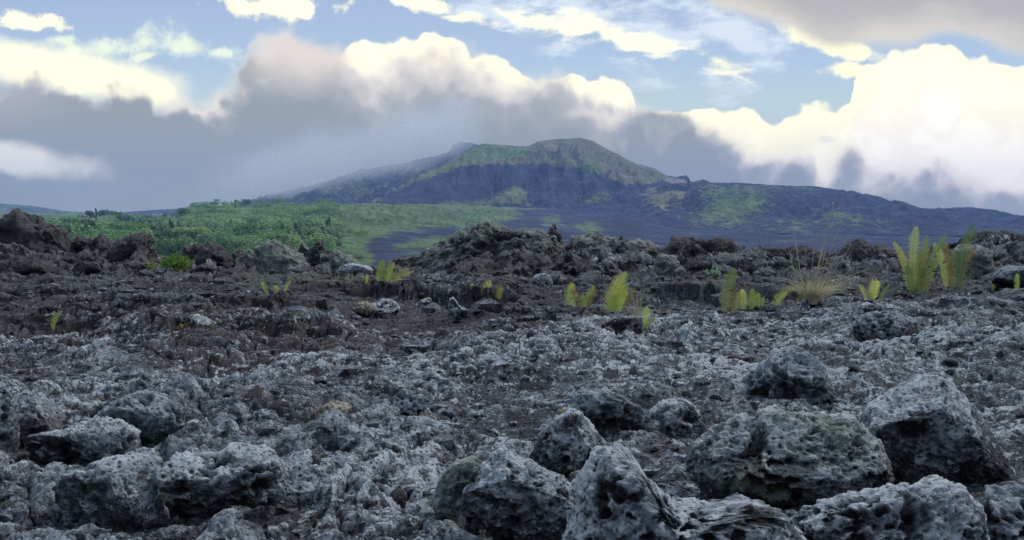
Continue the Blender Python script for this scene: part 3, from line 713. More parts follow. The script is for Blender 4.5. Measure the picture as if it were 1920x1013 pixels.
rock('boulder', 'boulder cut by the left picture edge, pale top and dark foot', 'boulder', -60, 742, 26, 885, M_grey, 16, dep=.9, sub=6, planes=[(.7, -.6, .2, .6)])
rock('boulder', 'dark brown rubbly boulder between the left edge and the fish-shaped boulder', 'boulder', 8, 742, 138, 838, M_brown, 17, dep=.8, sub=6, pit=.7)
rock('stone', 'brown angular stone with pale left side, larger of two standing together', 'stone', 424, 759, 482, 806, M_brown, 18, dep=.9, sub=5, pit=.5)
rock('stone', 'smaller bluish grey stone touching the brown angular stone', 'stone', 474, 770, 520, 806, M_grey, 19, dep=.9, sub=5, pit=.6)
rock('stone', 'domed brown stone capped with tufts of pale lichen, alone in mid field', 'stone', 570, 755, 682, 806, M_cap, 20, dep=.8, sub=6, sil=[(572, 785), (590, 768), (620, 756), (650, 760), (676, 778), (681, 795), (650, 806), (590, 806)], nplanes=3, pit=.8)
rock('stone', 'flat pale grey stone beside the reddish brown boulder', 'stone', 322, 790, 392, 816, M_pale, 21, dep=.9, sub=5)
rock('stone', 'low flat grey stone above the flat pale one', 'stone', 384, 757, 440, 780, M_grey, 22, dep=.8, sub=5)
rock('stone', 'pale stone lying on the ground behind the wedge boulder', 'stone', 74, 890, 130, 926, M_pale, 23, dep=.8, sub=5)
rock('boulder', 'pale bluish slab full of small holes right of the porous slab', 'boulder', 520, 845, 640, 945, M_pale, 24, dep=.7, sub=6, sink=.06, planes=[(0, -.5, .85, .4)], pit=1.3)
rock('boulder', 'cone-shaped grey boulder with sharp top in the middle of the foreground', 'boulder', 992, 770, 1142, 895, M_pale, 25, dep=.8, sub=7,
     sil=[(995, 850), (1012, 812), (1040, 790), (1068, 770), (1085, 776), (1110, 800), (1140, 835), (1130, 870), (1090, 892), (1030, 886), (1000, 872)], planes=[(-.5, -.8, -.1, .35), (.6, -.5, .5, .42)], nplanes=3, pit=.7, lump=.045)
rock('boulder', 'dark grey boulder with hollow shining underside behind the cone-shaped boulder', 'boulder', 1068, 733, 1222, 812, M_grey, 26, dep=.7, sub=6,
     sil=[(1070, 765), (1078, 738), (1120, 733), (1165, 745), (1205, 762), (1220, 785), (1215, 800), (1165, 800), (1120, 795), (1095, 812), (1075, 790)], planes=[(0, -.75, -.65, .38)], nplanes=3)
rock('stone', 'round pale speckled stone like a loaf, right of centre', 'stone', 1215, 749, 1322, 812, M_pale, 27, dep=.8, sub=6, nplanes=2, lump=.03, pit=.8, sil=[(1216, 790), (1222, 768), (1245, 752), (1280, 750), (1305, 762), (1320, 790), (1310, 808), (1240, 811)])
rock('boulder', 'large pale ridged boulder with open dark front at the bottom centre', 'boulder', 862, 850, 1078, 1040, M_pale, 28, dep=.75, sub=7, sink=.02,
     sil=[(866, 930), (890, 895), (920, 862), (940, 851), (965, 868), (1010, 885), (1050, 900), (1076, 940), (1070, 985), (1040, 1035), (900, 1040), (862, 985)], planes=[(-.2, -.75, -.6, .28), (.35, -.5, .75, .45), (-.6, -.4, .7, .55)], nplanes=2, pit=1.3, lump=.06)
rock('boulder', 'yellowish lichen boulder leaning on the left of the pale ridged boulder', 'boulder', 812, 862, 922, 992, M_green, 29, dep=.8, sub=6,
     sil=[(815, 930), (830, 890), (855, 866), (890, 862), (915, 872), (920, 920), (900, 980), (850, 990), (820, 965)], nplanes=4, pit=.8)
rock('boulder', 'tall dark-faced boulder with sloping right shoulder at the right', 'boulder', 1618, 712, 1925, 920, M_pale, 30, dep=.7, sub=7,
     sil=[(1620, 800), (1640, 770), (1690, 740), (1745, 713), (1775, 714), (1810, 740), (1850, 790), (1890, 840), (1922, 890), (1915, 918), (1700, 918), (1665, 905), (1640, 850)],
     planes=[(-.1, -.85, -.50, .30), (.75, -.5, .35, .40), (-.55, -.35, .75, .42)], nplanes=0, pit=.9, lump=.04, box=.42)
rock('boulder', 'broad porous boulder with green lichen left of the tall dark-faced boulder', 'boulder', 1286, 772, 1668, 940, M_green, 31, dep=.65, sub=7, sink=.02,
     sil=[(1290, 880), (1305, 845), (1340, 815), (1390, 790), (1450, 775), (1530, 780), (1600, 790), (1640, 830), (1665, 890), (1660, 925), (1560, 938), (1400, 938), (1320, 925)], planes=[(0, -.85, .45, .50), (-.6, -.6, .5, .62)], nplanes=3, pit=1.35, lump=.045)
rock('boulder', 'knobbly spiked lava rock very near the camera at the bottom right of centre', 'boulder', 1040, 866, 1510, 1161, M_pale, 32, dep=.5, sub=7, crag=.015, d=1.42, sink=.02, box=.75,
     sil=[(1045, 1067), (1075, 987), (1085, 927), (1104, 895), (1128, 863), (1160, 857), (1192, 879), (1218, 919), (1262, 955), (1330, 962), (1400, 952), (1470, 967), (1508, 1012), (1510, 1112), (1045, 1112)], planes=[], nplanes=1, pit=1.7, lump=.05, grain=.5)
rock('boulder', 'long pitted lava rock very near the camera along the bottom right', 'boulder', 1485, 910, 1842, 1125, M_pale, 33, dep=.5, sub=7, crag=.012, d=1.5, sink=.02,
     sil=[(1490, 975), (1530, 953), (1600, 945), (1680, 930), (1730, 917), (1770, 911), (1800, 927), (1835, 955), (1842, 1015), (1830, 1112), (1490, 1112)], planes=[(0, -.7, .6, .62)], nplanes=2, pit=1.7, lump=.045, grain=.5)
rock('boulder', 'low dark mossy rock in the bottom right corner', 'boulder', 1800, 912, 2010, 1060, M_grey, 34, dep=.7, sub=6, d=1.75, pit=1.4, sink=.02)
rock('boulder', 'low grey rock with hole below the lichen-capped dome, left of centre', 'boulder', 700, 733, 800, 790, M_grey, 35, dep=.7, sub=6, sink=.03, pit=1.6)
rock('boulder', 'broad blue-grey hump of rock rising behind the green-lichen boulder', 'boulder', 1385, 655, 1570, 752, M_grey, 36, dep=1.1, sub=6, sink=.09, pit=.8, lump=.08, sil=[(1385, 735), (1410, 695), (1450, 662), (1495, 655), (1530, 672), (1570, 740), (1480, 752)], nplanes=4)
rock('boulder', 'blue-grey hump of rock below the large fern clump', 'boulder', 1600, 585, 1722, 640, M_grey, 37, dep=.8, sub=6, sink=.05, nplanes=4)
# middle distance
rock('boulder', 'squared dark block standing below the fern trio in mid field', 'boulder', 1128, 590, 1205, 624, M_brown, 41, dep=.8, sub=5, box=.35, sil=[(1128, 605), (1160, 592), (1203, 595), (1204, 622), (1130, 624)])
rock('boulder', 'pale domed boulder before the dark ledge, left of centre', 'boulder', 682, 560, 748, 594, M_pale, 42, dep=.8, sub=5)
rock('boulder', 'grey lichen boulder touching the pale domed boulder before the ledge', 'boulder', 655, 566, 705, 596, M_cap, 43, dep=.8, sub=5)
rock('stone', 'small pointed grey stone in front of the dark ledge opening', 'stone', 783, 556, 812, 575, M_grey, 44, dep=.9, sub=5)
rock('stone', 'upright pointed pale stone right of the ledge opening', 'stone', 838, 557, 878, 598, M_pale, 45, dep=.8, sub=5, sil=[(840, 595), (842, 562), (850, 558), (862, 572), (878, 580), (876, 597)])
rock('boulder', 'pale rounded boulder beside the small fern under the crag', 'boulder', 628, 496, 700, 522, M_pale, 46, dep=.8, sub=5)
rock('boulder', 'pale speckled boulder below the right foot of the crag', 'boulder', 998, 514, 1046, 542, M_pale, 47, dep=.8, sub=5)
rock('boulder', 'dull lichen boulder next to the pale speckled boulder', 'boulder', 1042, 520, 1085, 542, M_far, 48, dep=.8, sub=5)
rock('boulder', 'grey rounded boulder at the right edge below the skyline', 'boulder', 1862, 500, 1950, 545, M_grey, 49, dep=.8, sub=5)
rock('boulder', 'long smooth dark boulder lying on the left terrace', 'boulder', 20, 488, 105, 516, M_fardk, 50, dep=.7, sub=5)
rock('boulder', 'smooth dark boulder right of the long one on the left terrace', 'boulder', 135, 492, 196, 516, M_fardk, 51, dep=.7, sub=5)
rock('stone', 'white-crusted grey stone among small rubble below the leaning fern', 'stone', 345, 590, 400, 614, M_pale, 52, dep=.8, sub=5)
rock('stone', 'blue-grey knob of rock above the lone bright frond', 'stone', 228, 590, 262, 620, M_grey, 53, dep=.8, sub=5)
# outcrops on the skyline ridge
OK = dict(sub=6, pit=0.6, grain=5.0, lump=.07, hi=40)
def outcrop(label, x0, y0, x1, y1, mat, seed, sil, d=22.0, dep=.6, sub=6, box=.36, lump=.12, name='rock_outcrop', grain=5.0, crag=.26):
    return rock(name, label, 'rock outcrop', x0, y0, x1, y1, mat, seed, d=d, dep=dep, sub=sub, sil=sil, nplanes=1, pit=.8, grain=grain, lump=lump, box=box, sink=.1, crag=crag)
outcrop('big rugged lichen-grey crag standing highest in the middle of the skyline', 760, 416, 1068, 532, M_far, 61, [(765, 530), (775, 488), (800, 476), (830, 466), (860, 455), (885, 440), (915, 432), (960, 436), (1000, 442), (1035, 446), (1050, 465), (1065, 500), (1066, 530)], d=20.5, dep=.45, sub=7, lump=.06, grain=4)
outcrop('dark block lying tilted on the left top of the crag', 893, 419, 968, 462, M_fardk, 62, [(896, 432), (905, 421), (925, 424), (950, 434), (966, 450), (955, 461), (925, 452), (898, 442)], d=21.2, dep=.5, sub=5, grain=3, crag=.05)
outcrop('narrow spire of rock on the right top of the crag', 1027, 419, 1054, 466, M_far, 63, [(1030, 465), (1030, 440), (1034, 430), (1040, 420), (1044, 432), (1052, 436), (1051, 465)], d=21.2, dep=.9, sub=5, grain=2.5, crag=.05)
outcrop('rugged dark ridge directly right of the crag', 1050, 450, 1240, 525, M_far, 64, [(1052, 520), (1060, 465), (1085, 455), (1110, 451), (1150, 455), (1195, 463), (1228, 470), (1238, 500), (1238, 522)], d=21.5, dep=.45, lump=.05)
outcrop('tall black outcrop at the far left of the skyline', -60, 436, 128, 486, M_fardk, 65, [(-60, 470), (-58, 428), (-20, 418), (10, 424), (35, 412), (58, 414), (80, 432), (105, 434), (126, 460), (126, 478)], d=20.5, dep=.45, crag=.24, lump=.07)
outcrop('low black outcrop with two bumps on the left skyline', 132, 451, 222, 500, M_fardk, 66, [(133, 490), (140, 458), (165, 452), (178, 458), (190, 452), (205, 462), (220, 470), (221, 498)], d=21, dep=.6)
outcrop('black block with flat top and steep right side left of the green shrub', 212, 449, 280, 505, M_fardk, 67, [(214, 480), (222, 464), (245, 458), (258, 450), (272, 450), (276, 465), (278, 503), (214, 503)], d=20.5, dep=.7, box=.35)
outcrop('dark rounded block right of the green shrub', 352, 462, 432, 512, M_fardk, 68, [(354, 505), (355, 470), (370, 464), (395, 470), (415, 480), (430, 495), (430, 510)], d=20.5, dep=.6)
outcrop('low dark hummock between the rounded block and the horned outcrop', 420, 480, 500, 512, M_fardk, 69, None, d=21, dep=.6)
outcrop('layered grey outcrop left of the horned rock', 456, 464, 570, 520, M_far, 70, [(458, 515), (462, 482), (490, 478), (505, 468), (520, 465), (535, 480), (568, 490), (568, 518)], d=20.5, dep=.6)
outcrop('twin-horned upright rock on the skyline between layered outcrop and meadow', 558, 449, 614, 500, M_far, 71, [(560, 498), (562, 468), (567, 455), (575, 470), (590, 460), (604, 450), (609, 462), (606, 480), (613, 498)], d=21, dep=.7, sub=6, grain=2.5, lump=.04, crag=.05)
outcrop('sloping grey rubble mound right of the horned rock', 596, 474, 700, 522, M_far, 72, [(598, 518), (600, 482), (625, 478), (650, 488), (680, 502), (698, 518)], d=20.5, dep=.6)
outcrop('dark rock mound right of the ridge with a saddle between', 1244, 455, 1402, 530, M_fardk, 73, [(1246, 520), (1256, 478), (1275, 464), (1310, 458), (1345, 460), (1365, 458), (1385, 470), (1400, 490), (1400, 528)], d=21, dep=.5)
outcrop('small dark angular rock behind the dry grass, on the skyline', 1570, 465, 1692, 520, M_fardk, 74, [(1572, 515), (1585, 482), (1605, 468), (1622, 466), (1640, 476), (1680, 480), (1690, 515)], d=21, dep=.5)
outcrop('low dark rock mound between the mound with saddle and the dry grass', 1395, 468, 1545, 520, M_fardk, 75, [(1396, 516), (1400, 474), (1430, 470), (1480, 478), (1530, 482), (1544, 516)], d=21.5, dep=.5)
outcrop('dark rounded outcrop on the skyline right of the big ferns', 1790, 444, 2010, 520, M_fardk, 76, [(1792, 515), (1800, 470), (1825, 452), (1860, 446), (1900, 454), (1960, 450), (2005, 480), (2008, 518)], d=21, dep=.4)
outcrop('smooth grey boulder just right of the big ferns', 1802, 466, 1846, 500, M_far, 77, None, d=17, dep=.7, sub=5, name='boulder')
outcrop('grey boulder with white streak below the saddle in the ridge', 1228, 490, 1268, 520, M_far, 78, None, d=18, dep=.7, sub=5, name='boulder')

# loose stones: each its own object, copies of a few shapes
protos = [rock_mesh('loose_stone', (1, rng.uniform(.7, 1), rng.uniform(.5, .8)), 700+i, [M_grey, M_pale, M_brown, M_grey][i % 4], sub=4, crag=0.0, nplanes=9, pit=1, grain=8, lump=.06) for i in range(8)]
NAMES = {0: ('grey', 'small grey loose stone resting on the lava rubble'), 1: ('pale', 'small pale crusted loose stone resting on the lava rubble'), 2: ('brown', 'small brown loose stone resting on the lava rubble')}
def loose(i, x, y, s):
    k = i % 8; c = {0: 0, 1: 1, 2: 2, 3: 0}[k % 4]
    z = float(height([x], [y])[0])
    o = link('loose_stone', protos[k], None, (x, y, z-.22*s), random.uniform(0, 6.28)); o.scale = (s, s*random.uniform(.8, 1.1), s*random.uniform(.7, 1.1))
    o.rotation_euler.x = random.uniform(-.25, .25)
    tag(o, NAMES[c][1], 'stone', NAMES[c][0]+' loose stones strewn over the lava')
i = 0
for (X, Y, w) in [(1745, 566, 26), (1785, 560, 22), (1815, 572, 24), (1760, 585, 30), (1720, 578, 20), (1870, 588, 46), (1845, 585, 36), (1905, 590, 30), (1510, 566, 18), (1540, 572, 16), (1575, 560, 20), (1600, 568, 14), (1650, 570, 18), (1480, 575, 20), (1700, 560, 18), (1890, 556, 24), (1835, 556, 18), (410, 775, 26), (540, 790, 24), (680, 730, 26), (370, 700, 22), (1010, 720, 20), (900, 700, 18), (20, 640, 26), (60, 700, 24), (1330, 770, 22), (1350, 720, 20), (1600, 700, 22), (1240, 690, 22), (1840, 650, 30), (1780, 690, 28), (480, 690, 22), (720, 650, 16), (1040, 630, 24), (955, 600, 18), (330, 960, 34), (390, 975, 40), (700, 960, 30), (770, 985, 28), (600, 980, 26), (60, 985, 30), (30, 930, 32), (740, 880, 28), (660, 850, 22)]:
    d, _ = hit(X, Y); loose(i, (X-CX)/FP*d, d, w/FP*d*1.1); i += 1
while i < 170:
    y = math.exp(random.uniform(math.log(2.0), math.log(13))); u = random.uniform(-.5, .5)
    loose(i, u*y, y, min(.09, random.uniform(.007, .016)*y**.85)); i += 1

# clinker rubble nobody could count: one object
def rubble():
    n = 6000; V0, F0 = ico(1); Vs = []; Fs = []; off = 0
    y = np.exp(rng.uniform(math.log(1.5), math.log(18), n)); u = rng.uniform(-.62, .62, n); x = u*(y+.3)
    keep = fbm2(x*1.3, y*1.1, 311, 3) > -.12; x, y = x[keep], y[keep]; z = height(x, y)
    for k in range(len(x)):
        s = rng.uniform(.0035, .011)*y[k]**.75*(2.2 if rng.random() < .06 else 1)
        a = V0*np.array([1, rng.uniform(.6, 1), rng.uniform(.4, .8)])*(1+.35*rng.normal(size=(len(V0), 1)).clip(-1, 1))
        t = rng.uniform(0, 6.28); c, sn = math.cos(t), math.sin(t); q = np.stack([a[:, 0]*c-a[:, 1]*sn, a[:, 0]*sn+a[:, 1]*c, a[:, 2]], 1)*s
        Vs.append(q+np.array([x[k], y[k], z[k]+.1*s])); Fs.append(F0+off); off += len(V0)
    V = np.concatenate(Vs); one = np.full(len(V), .5, f32)
    me = fastmesh('rubble', V, np.concatenate(Fs), M_ground, dict(top=one+.1, tone=one*.6, pale=one*.2, moss=one*0, old=sstep(V[:, 1], 5.5, 9)), smooth=False)
    tag(link('rubble', me), 'small broken clinker scattered over the lava field', 'rubble', kind='stuff')
rubble()

# ------------------------------------------------------------------ plants
def ribbon(pts, w, nrm=None):
    """flat tapering blade along pts; returns verts and quads"""
    pts = np.array(pts, float); n = len(pts); t = np.gradient(pts, axis=0); t /= np.linalg.norm(t, axis=1)[:, None]+1e-9
    a = np.cross(t, np.array([0, 1, 0]) if nrm is None else nrm); a /= np.linalg.norm(a, axis=1)[:, None]+1e-9
    wd = np.asarray(w, float); wd = np.full(n, float(wd)) if wd.ndim == 0 else wd
    V = np.concatenate([pts-a*wd[:, None]/2, pts+a*wd[:, None]/2]); i = np.arange(n-1)
    return V, np.stack([i, i+1, i+1+n, i+n], 1)
def join(parts):
    Vs, Fs, o = [], [], 0
    for V, F in parts: Vs.append(V); Fs.append(F+o); o += len(V)
    return np.concatenate(Vs), np.concatenate(Fs)
def tube(pts, r, k=5):
    pts = np.array(pts, float); n = len(pts); t = np.gradient(pts, axis=0); t /= np.linalg.norm(t, axis=1)[:, None]+1e-9
    a = np.cross(t, [0.13, 1, .1]); a /= np.linalg.norm(a, axis=1)[:, None]+1e-9; b = np.cross(t, a)
    r = np.linspace(r, r*.35, n) if np.ndim(r) == 0 else r
    ang = np.arange(k)*2*pi/k; V = (pts[:, None]+r[:, None, None]*(np.cos(ang)[None, :, None]*a[:, None]+np.sin(ang)[None, :, None]*b[:, None])).reshape(-1, 3)
    i = np.arange(n-1)[:, None]*k; j = np.arange(k)[None, :]
    return V, np.stack([i+j, i+(j+1) % k, i+k+(j+1) % k, i+k+j], -1).reshape(-1, 4)
def frond(h, w, lean, yaw, curl=.3, seed=0, pairs=None, twist=0.0):
    """sword-fern frond: arching rachis with two rows of narrow pinnae; lean = sideways drift of the tip (fraction of h)"""
    r = np.random.default_rng(seed); pairs = pairs or int(17+h*26); s = np.linspace(0, 1, pairs+4)
    cx = lean*h*(s**1.5); cz = h*(s - .25*abs(lean)*s**2 - curl*.35*s**5); cy = .10*h*r.uniform(-1, 1)*s**2
    cx = cx + curl*.22*h*s**4*np.sign(lean+1e-6)
    R = np.stack([cx, cy, cz], 1); t = np.gradient(R, axis=0); t /= np.linalg.norm(t, axis=1)[:, None]
    ca, sa = math.cos(yaw), math.sin(yaw); side = np.array([ca, sa, 0.0]); parts = []
    for k in range(3, len(s)-1):
        prof = w*.5*min(1, (s[k]/.22)**.8)*min(1, ((1.03-s[k])/.28)**.7)
        for sg in (-1, 1):
            if r.random() < .03: continue
            L = prof*r.uniform(.82, 1.12); up = t[k]; dirv = side*sg; dirv = dirv-up*np.dot(dirv, up); dirv /= np.linalg.norm(dirv)+1e-9
            fold = np.cross(up, dirv)*sg; a0 = R[k]; f = r.uniform(.15, .45)
            q = np.array([0, .25, .6, 1.0]); pts = a0+np.outer(q*L, dirv)+np.outer(q**1.5*L*.45, up)+np.outer(-q*L*f*.5, fold)
            dz = h/pairs*.86; wid = np.array([.5, .66, .42, .06])*dz
            V, F = ribbon(pts, wid, nrm=np.cross(dirv, up)); parts.append((V, F))
    return join(parts), tube(R[::2], max(.0012, h*.0045), 4)
def fern(label, X, Y, fr, mats, seed, d=None, group=None):
    """fr: list of (dx px, height px, width px, lean, material index)"""
    if d is None: d, _ = hit(X, Y, lo=4, smooth=False)
    x = (X-CX)/FP*d; zt = (HY-Y)/FP*d; z0 = float(height([x], [d])[0]); z = min(z0, zt)-.01; ex = max(zt-z, 0)
    root = link('fern', None, None, (x, d, z)); tag(root, label, 'fern', group); r = random.Random(seed)
    for k, (dx, hp, wp, lean, mi) in enumerate(fr):
        h = hp/FP*d+ex; w = wp/FP*d*1.08
        (V, F), (V2, F2) = frond(h, w, lean, r.uniform(-.6, .6), r.uniform(.05, .4), seed*31+k)
        n = len(V); V = np.concatenate([V, V2]); mi_a = np.concatenate([np.zeros(len(F)), np.ones(len(F2))]); F = np.concatenate([F, F2+n])
        me = fastmesh('frond', V, F, [mats[mi], M_rachis], smooth=False, midx=mi_a)
        link('frond', me, root, (dx/FP*d*.8, r.uniform(-.04, .04)*d/8, 0))
    return root
FM = [M_fern, M_fern_ol, M_fern_dk, M_fern_br]
fern('lone bright yellow-green frond leaning right on the dark lava at the left', 95, 622, [(0, 44, 16, .25, 0)], FM, 1)
fern('small fern of two spread bright fronds at the left of the dark ledge', 516, 548, [(-20, 24, 11, -.2, 0), (20, 26, 11, .35, 0), (-6, 14, 8, .1, 1), (6, 16, 8, -.1, 0)], FM, 2)
fern('pale green fern with a frond arching right below the crag', 722, 531, [(-14, 48, 17, .12, 0), (-4, 42, 17, .0, 2), (4, 46, 20, .25, 0), (14, 40, 16, .75, 1), (22, 34, 14, 1.0, 0), (6, 28, 14, .3, 2)], FM, 3)
fern('tiny yellow fern sprig left of the pale green fern', 688, 532, [(0, 18, 8, 0, 0), (7, 14, 6, .1, 3)], FM, 4)
fern('thin upright single frond beside the ledge opening', 883, 565, [(0, 37, 8, .02, 0)], FM, 5)
fern('bright ladder-like single frond right of the thin upright one', 906, 558, [(0, 38, 17, .3, 0)], FM, 6)
fern('faint olive fern right of the ladder-like frond', 932, 562, [(0, 30, 16, .25, 3), (4, 26, 14, .1, 1)], FM, 7)
fern('narrow upright frond at the left of the middle fern row', 1068, 575, [(0, 52, 17, .04, 0), (-8, 36, 9, -.05, 2), (8, 30, 12, .2, 0)], FM, 8)
fern('yellowing v-shaped fern in the middle fern row', 1094, 577, [(-8, 42, 16, -.35, 3), (4, 46, 18, .35, 0), (10, 40, 15, .4, 3), (-2, 26, 14, 0, 0)], FM, 9)
fern('tall fern leaning right with toothed fronds, largest of the middle fern row', 1140, 588, [(-4, 92, 26, .38, 0), (12, 66, 26, .35, 0), (18, 58, 24, .2, 0), (26, 46, 18, .3, 0), (36, 54, 14, .4, 3), (8, 38, 22, .1, 0)], FM, 10)
fern('short bright fern among dead stems at the right end of the middle row', 1210, 618, [(0, 46, 18, .05, 0), (5, 34, 14, .3, 1), (-4, 26, 12, -.1, 0)], FM, 11)
fern('tall brownish olive fern frond standing alone left of the grass tuft', 1358, 592, [(0, 102, 24, .16, 1), (14, 60, 14, .2, 3), (24, 50, 13, .15, 1)], FM, 12)
fern('bright green feathery fern between the tall olive frond and the grass tuft', 1408, 583, [(-14, 46, 13, -.05, 0), (0, 44, 20, 0, 0), (14, 36, 15, .1, 0), (-26, 36, 12, -.1, 1), (-34, 40, 12, .1, 1), (20, 28, 12, .2, 0), (7, 30, 12, -.1, 2)], FM, 13)
fern('arching frond bending right in front of the grass tuft', 1450, 575, [(0, 52, 18, .75, 0), (4, 34, 14, .6, 0)], FM, 14)
fern('short bushy bright fern right of the grass tuft', 1634, 563, [(-10, 32, 16, -.35, 0), (0, 46, 20, .05, 0), (8, 38, 15, .2, 0), (18, 36, 14, .5, 1), (-4, 28, 16, 0, 0)], FM, 15)
fern('largest fern clump, broad fan of tall upright fronds at the right', 1716, 552, [(-14, 112, 15, -.20, 0), (-6, 138, 21, .02, 0), (4, 124, 19, .10, 1), (10, 98, 17, .15, 3), (18, 132, 17, .34, 2), (4, 80, 24, .0, 2), (22, 86, 18, .22, 1), (-10, 62, 17, -.10, 2), (12, 58, 22, .1, 2)], FM, 16)
fern('tall fern clump with one very upright frond, right of the largest clump', 1786, 545, [(-10, 104, 18, -.16, 0), (-4, 114, 14, -.05, 3), (8, 136, 23, .16, 2), (16, 100, 14, .24, 3), (4, 82, 17, .05, 1)], FM, 17)
fern('tiny bright sprout between the tall clumps and the right edge', 1860, 546, [(0, 14, 8, 0, 0)], FM, 18)
fern('small upright fern near the right picture edge', 1906, 544, [(0, 34, 13, 0, 0), (8, 20, 8, .1, 3)], FM, 19)
fern('tiny yellow sprout pair among dead stems on the left terrace', 210, 564, [(-3, 12, 9, -.1, 0), (14, 10, 8, .2, 0)], FM, 20)

def blades(n, h, spread, w, seed, droop=.5, hv=.4, dirx=0.0):
    r = np.random.default_rng(seed); parts = []
    for k in range(n):
        a = r.uniform(0, 2*pi); l = h*r.uniform(1-hv, 1.0); sp = spread*r.uniform(.1, 1)*l; s = np.linspace(0, 1, 7)
        dx, dy = math.cos(a)*sp+dirx*l*r.uniform(0, 1), math.sin(a)*sp
        b0 = r.normal(size=2)*h*.06
        P = np.stack([b0[0]+dx*s**1.4, b0[1]+dy*s**1.4, l*(s-droop*r.uniform(.3, 1)*spread*s**2.4)], 1)
        parts.append(ribbon(P, w*(1-s*.85)*r.uniform(.7, 1.2), nrm=np.array([r.normal()*.4, 1, 0])))
    return join(parts)
def plant_at(X, Y, d=None):
    if d is None: d, _ = hit(X, Y, lo=4, smooth=False)
    x = (X-CX)/FP*d; z = min(float(height([x], [d])[0]), (HY-Y)/FP*d)-.01
    return d, (x, d, z)
def tuft():
    d, loc = plant_at(1524, 568); k = d/FP
    root = link('grass_tuft', None, None, loc); tag(root, 'straw-coloured grass tuft with tall thin seed stalks right of centre', 'grass')
    for nm, args, m in (('dry_blades', (340, 66*k, 1.25, 1.2*k, 1, .5), M_straw), ('dry_blades', (80, 98*k, 1.25, 1.15*k, 2, .55, .5, .35), M_straw), ('green_blades', (70, 52*k, .8, 1.3*k, 3, .5), M_blade)):
        V, F = blades(*args); link(nm, fastmesh(nm, V, F, m, smooth=False), root)
    r = random.Random(5)
    for dx, hh, ln in [(-44, 150, -.02), (-30, 118, .06), (-15, 130, .12), (-6, 170, .20), (0, 195, .26), (8, 150, .30), (14, 125, .42), (-58, 95, 0), (20, 110, .55), (-2, 205, .22)]:
        s = np.linspace(0, 1, 12); h = hh*k
        P = np.stack([dx*k*.35+ (ln*h)*s**1.2+dx*k*.4*s, r.uniform(-.1, .1)*h*s, h*s], 1)
        V, F = tube(P, .9*k, 4)
        sd = [ribbon([P[-1-j//3], P[-1-j//3]+np.array([r.uniform(-1, 1)*3*k, 0, r.uniform(2, 6)*k])], .8*k) for j in range(8)]
        V2, F2 = join([(V, F)]+sd); link('seed_stalk', fastmesh('seed_stalk', V2, F2, M_straw, smooth=False), root)
    for dx, hh, ln, dr in [(-22, 100, .75, .5), (-30, 62, 1.4, .9), (0, 78, 1.1, .7), (-10, 95, -.5, .7), (10, 70, 1.5, .8)]:
        s = np.linspace(0, 1, 14); h = hh*k
        P = np.stack([dx*k+ln*h*s**1.6, 0*s, h*(1.5*s-(.5+dr*.5)*s**2.6)], 1); V, F = ribbon(P, 2.2*k*(1.05-s)+.4*k)
        link('long_blade', fastmesh('long_blade', V, F, M_blade, smooth=False), root)
tuft()
def dead(label, X, Y, n, hpx, spread, seed, m=M_deadgrey, wpx=.9, cat='dry stems'):
    d, loc = plant_at(X, Y); k = d/FP; V, F = blades(n, hpx*k, spread, wpx*k, seed, droop=.15, hv=.5)
    o = link('dry_stems', fastmesh('dry_stems', V, F, m, smooth=False), None, loc); return tag(o, label, cat)
dead('dense bundle of pale dead stems right of the tall leaning fern', 1192, 612, 46, 90, .28, 1, M_straw)
dead('thin dead stems left of the tall leaning fern', 1130, 588, 6, 80, .12, 2)
dead('sparse dead twigs left of the middle fern row', 1030, 570, 6, 48, .5, 3)
dead('white dead twig fan in the hollow left of the tall olive frond', 1305, 600, 8, 55, .6, 4)
dead('tall thin grass stalks rising behind the tall olive frond', 1385, 590, 9, 140, .16, 5)
dead('grey dead stems between the feathery fern and the grass tuft', 1428, 580, 16, 70, .6, 6)
dead('grey leaning dead stems left of the largest fern clump', 1690, 556, 12, 90, .35, 7)
dead('bare branching dead stems behind the short bushy fern', 1620, 560, 14, 80, .45, 8)
dead('pale dead stems on the left terrace', 152, 562, 16, 66, .25, 9)
dead('second cluster of dead stems on the left terrace beside yellow sprouts', 205, 562, 14, 58, .35, 10)
dead('dead stems around the small fern of two spread fronds', 478, 548, 8, 50, .45, 11)
dead('dead stems beside the pale green fern', 684, 530, 8, 42, .3, 12)
dead('tiny white dead stems in the hollow above the twig fan', 1276, 540, 9, 34, .4, 13)
dead('fine dry stalks beneath the tall clump, right of the short bushy fern', 1672, 558, 8, 56, .4, 14)
dead('sparse dry grass on the terrace behind the small fern', 560, 530, 20, 22, .6, 15)

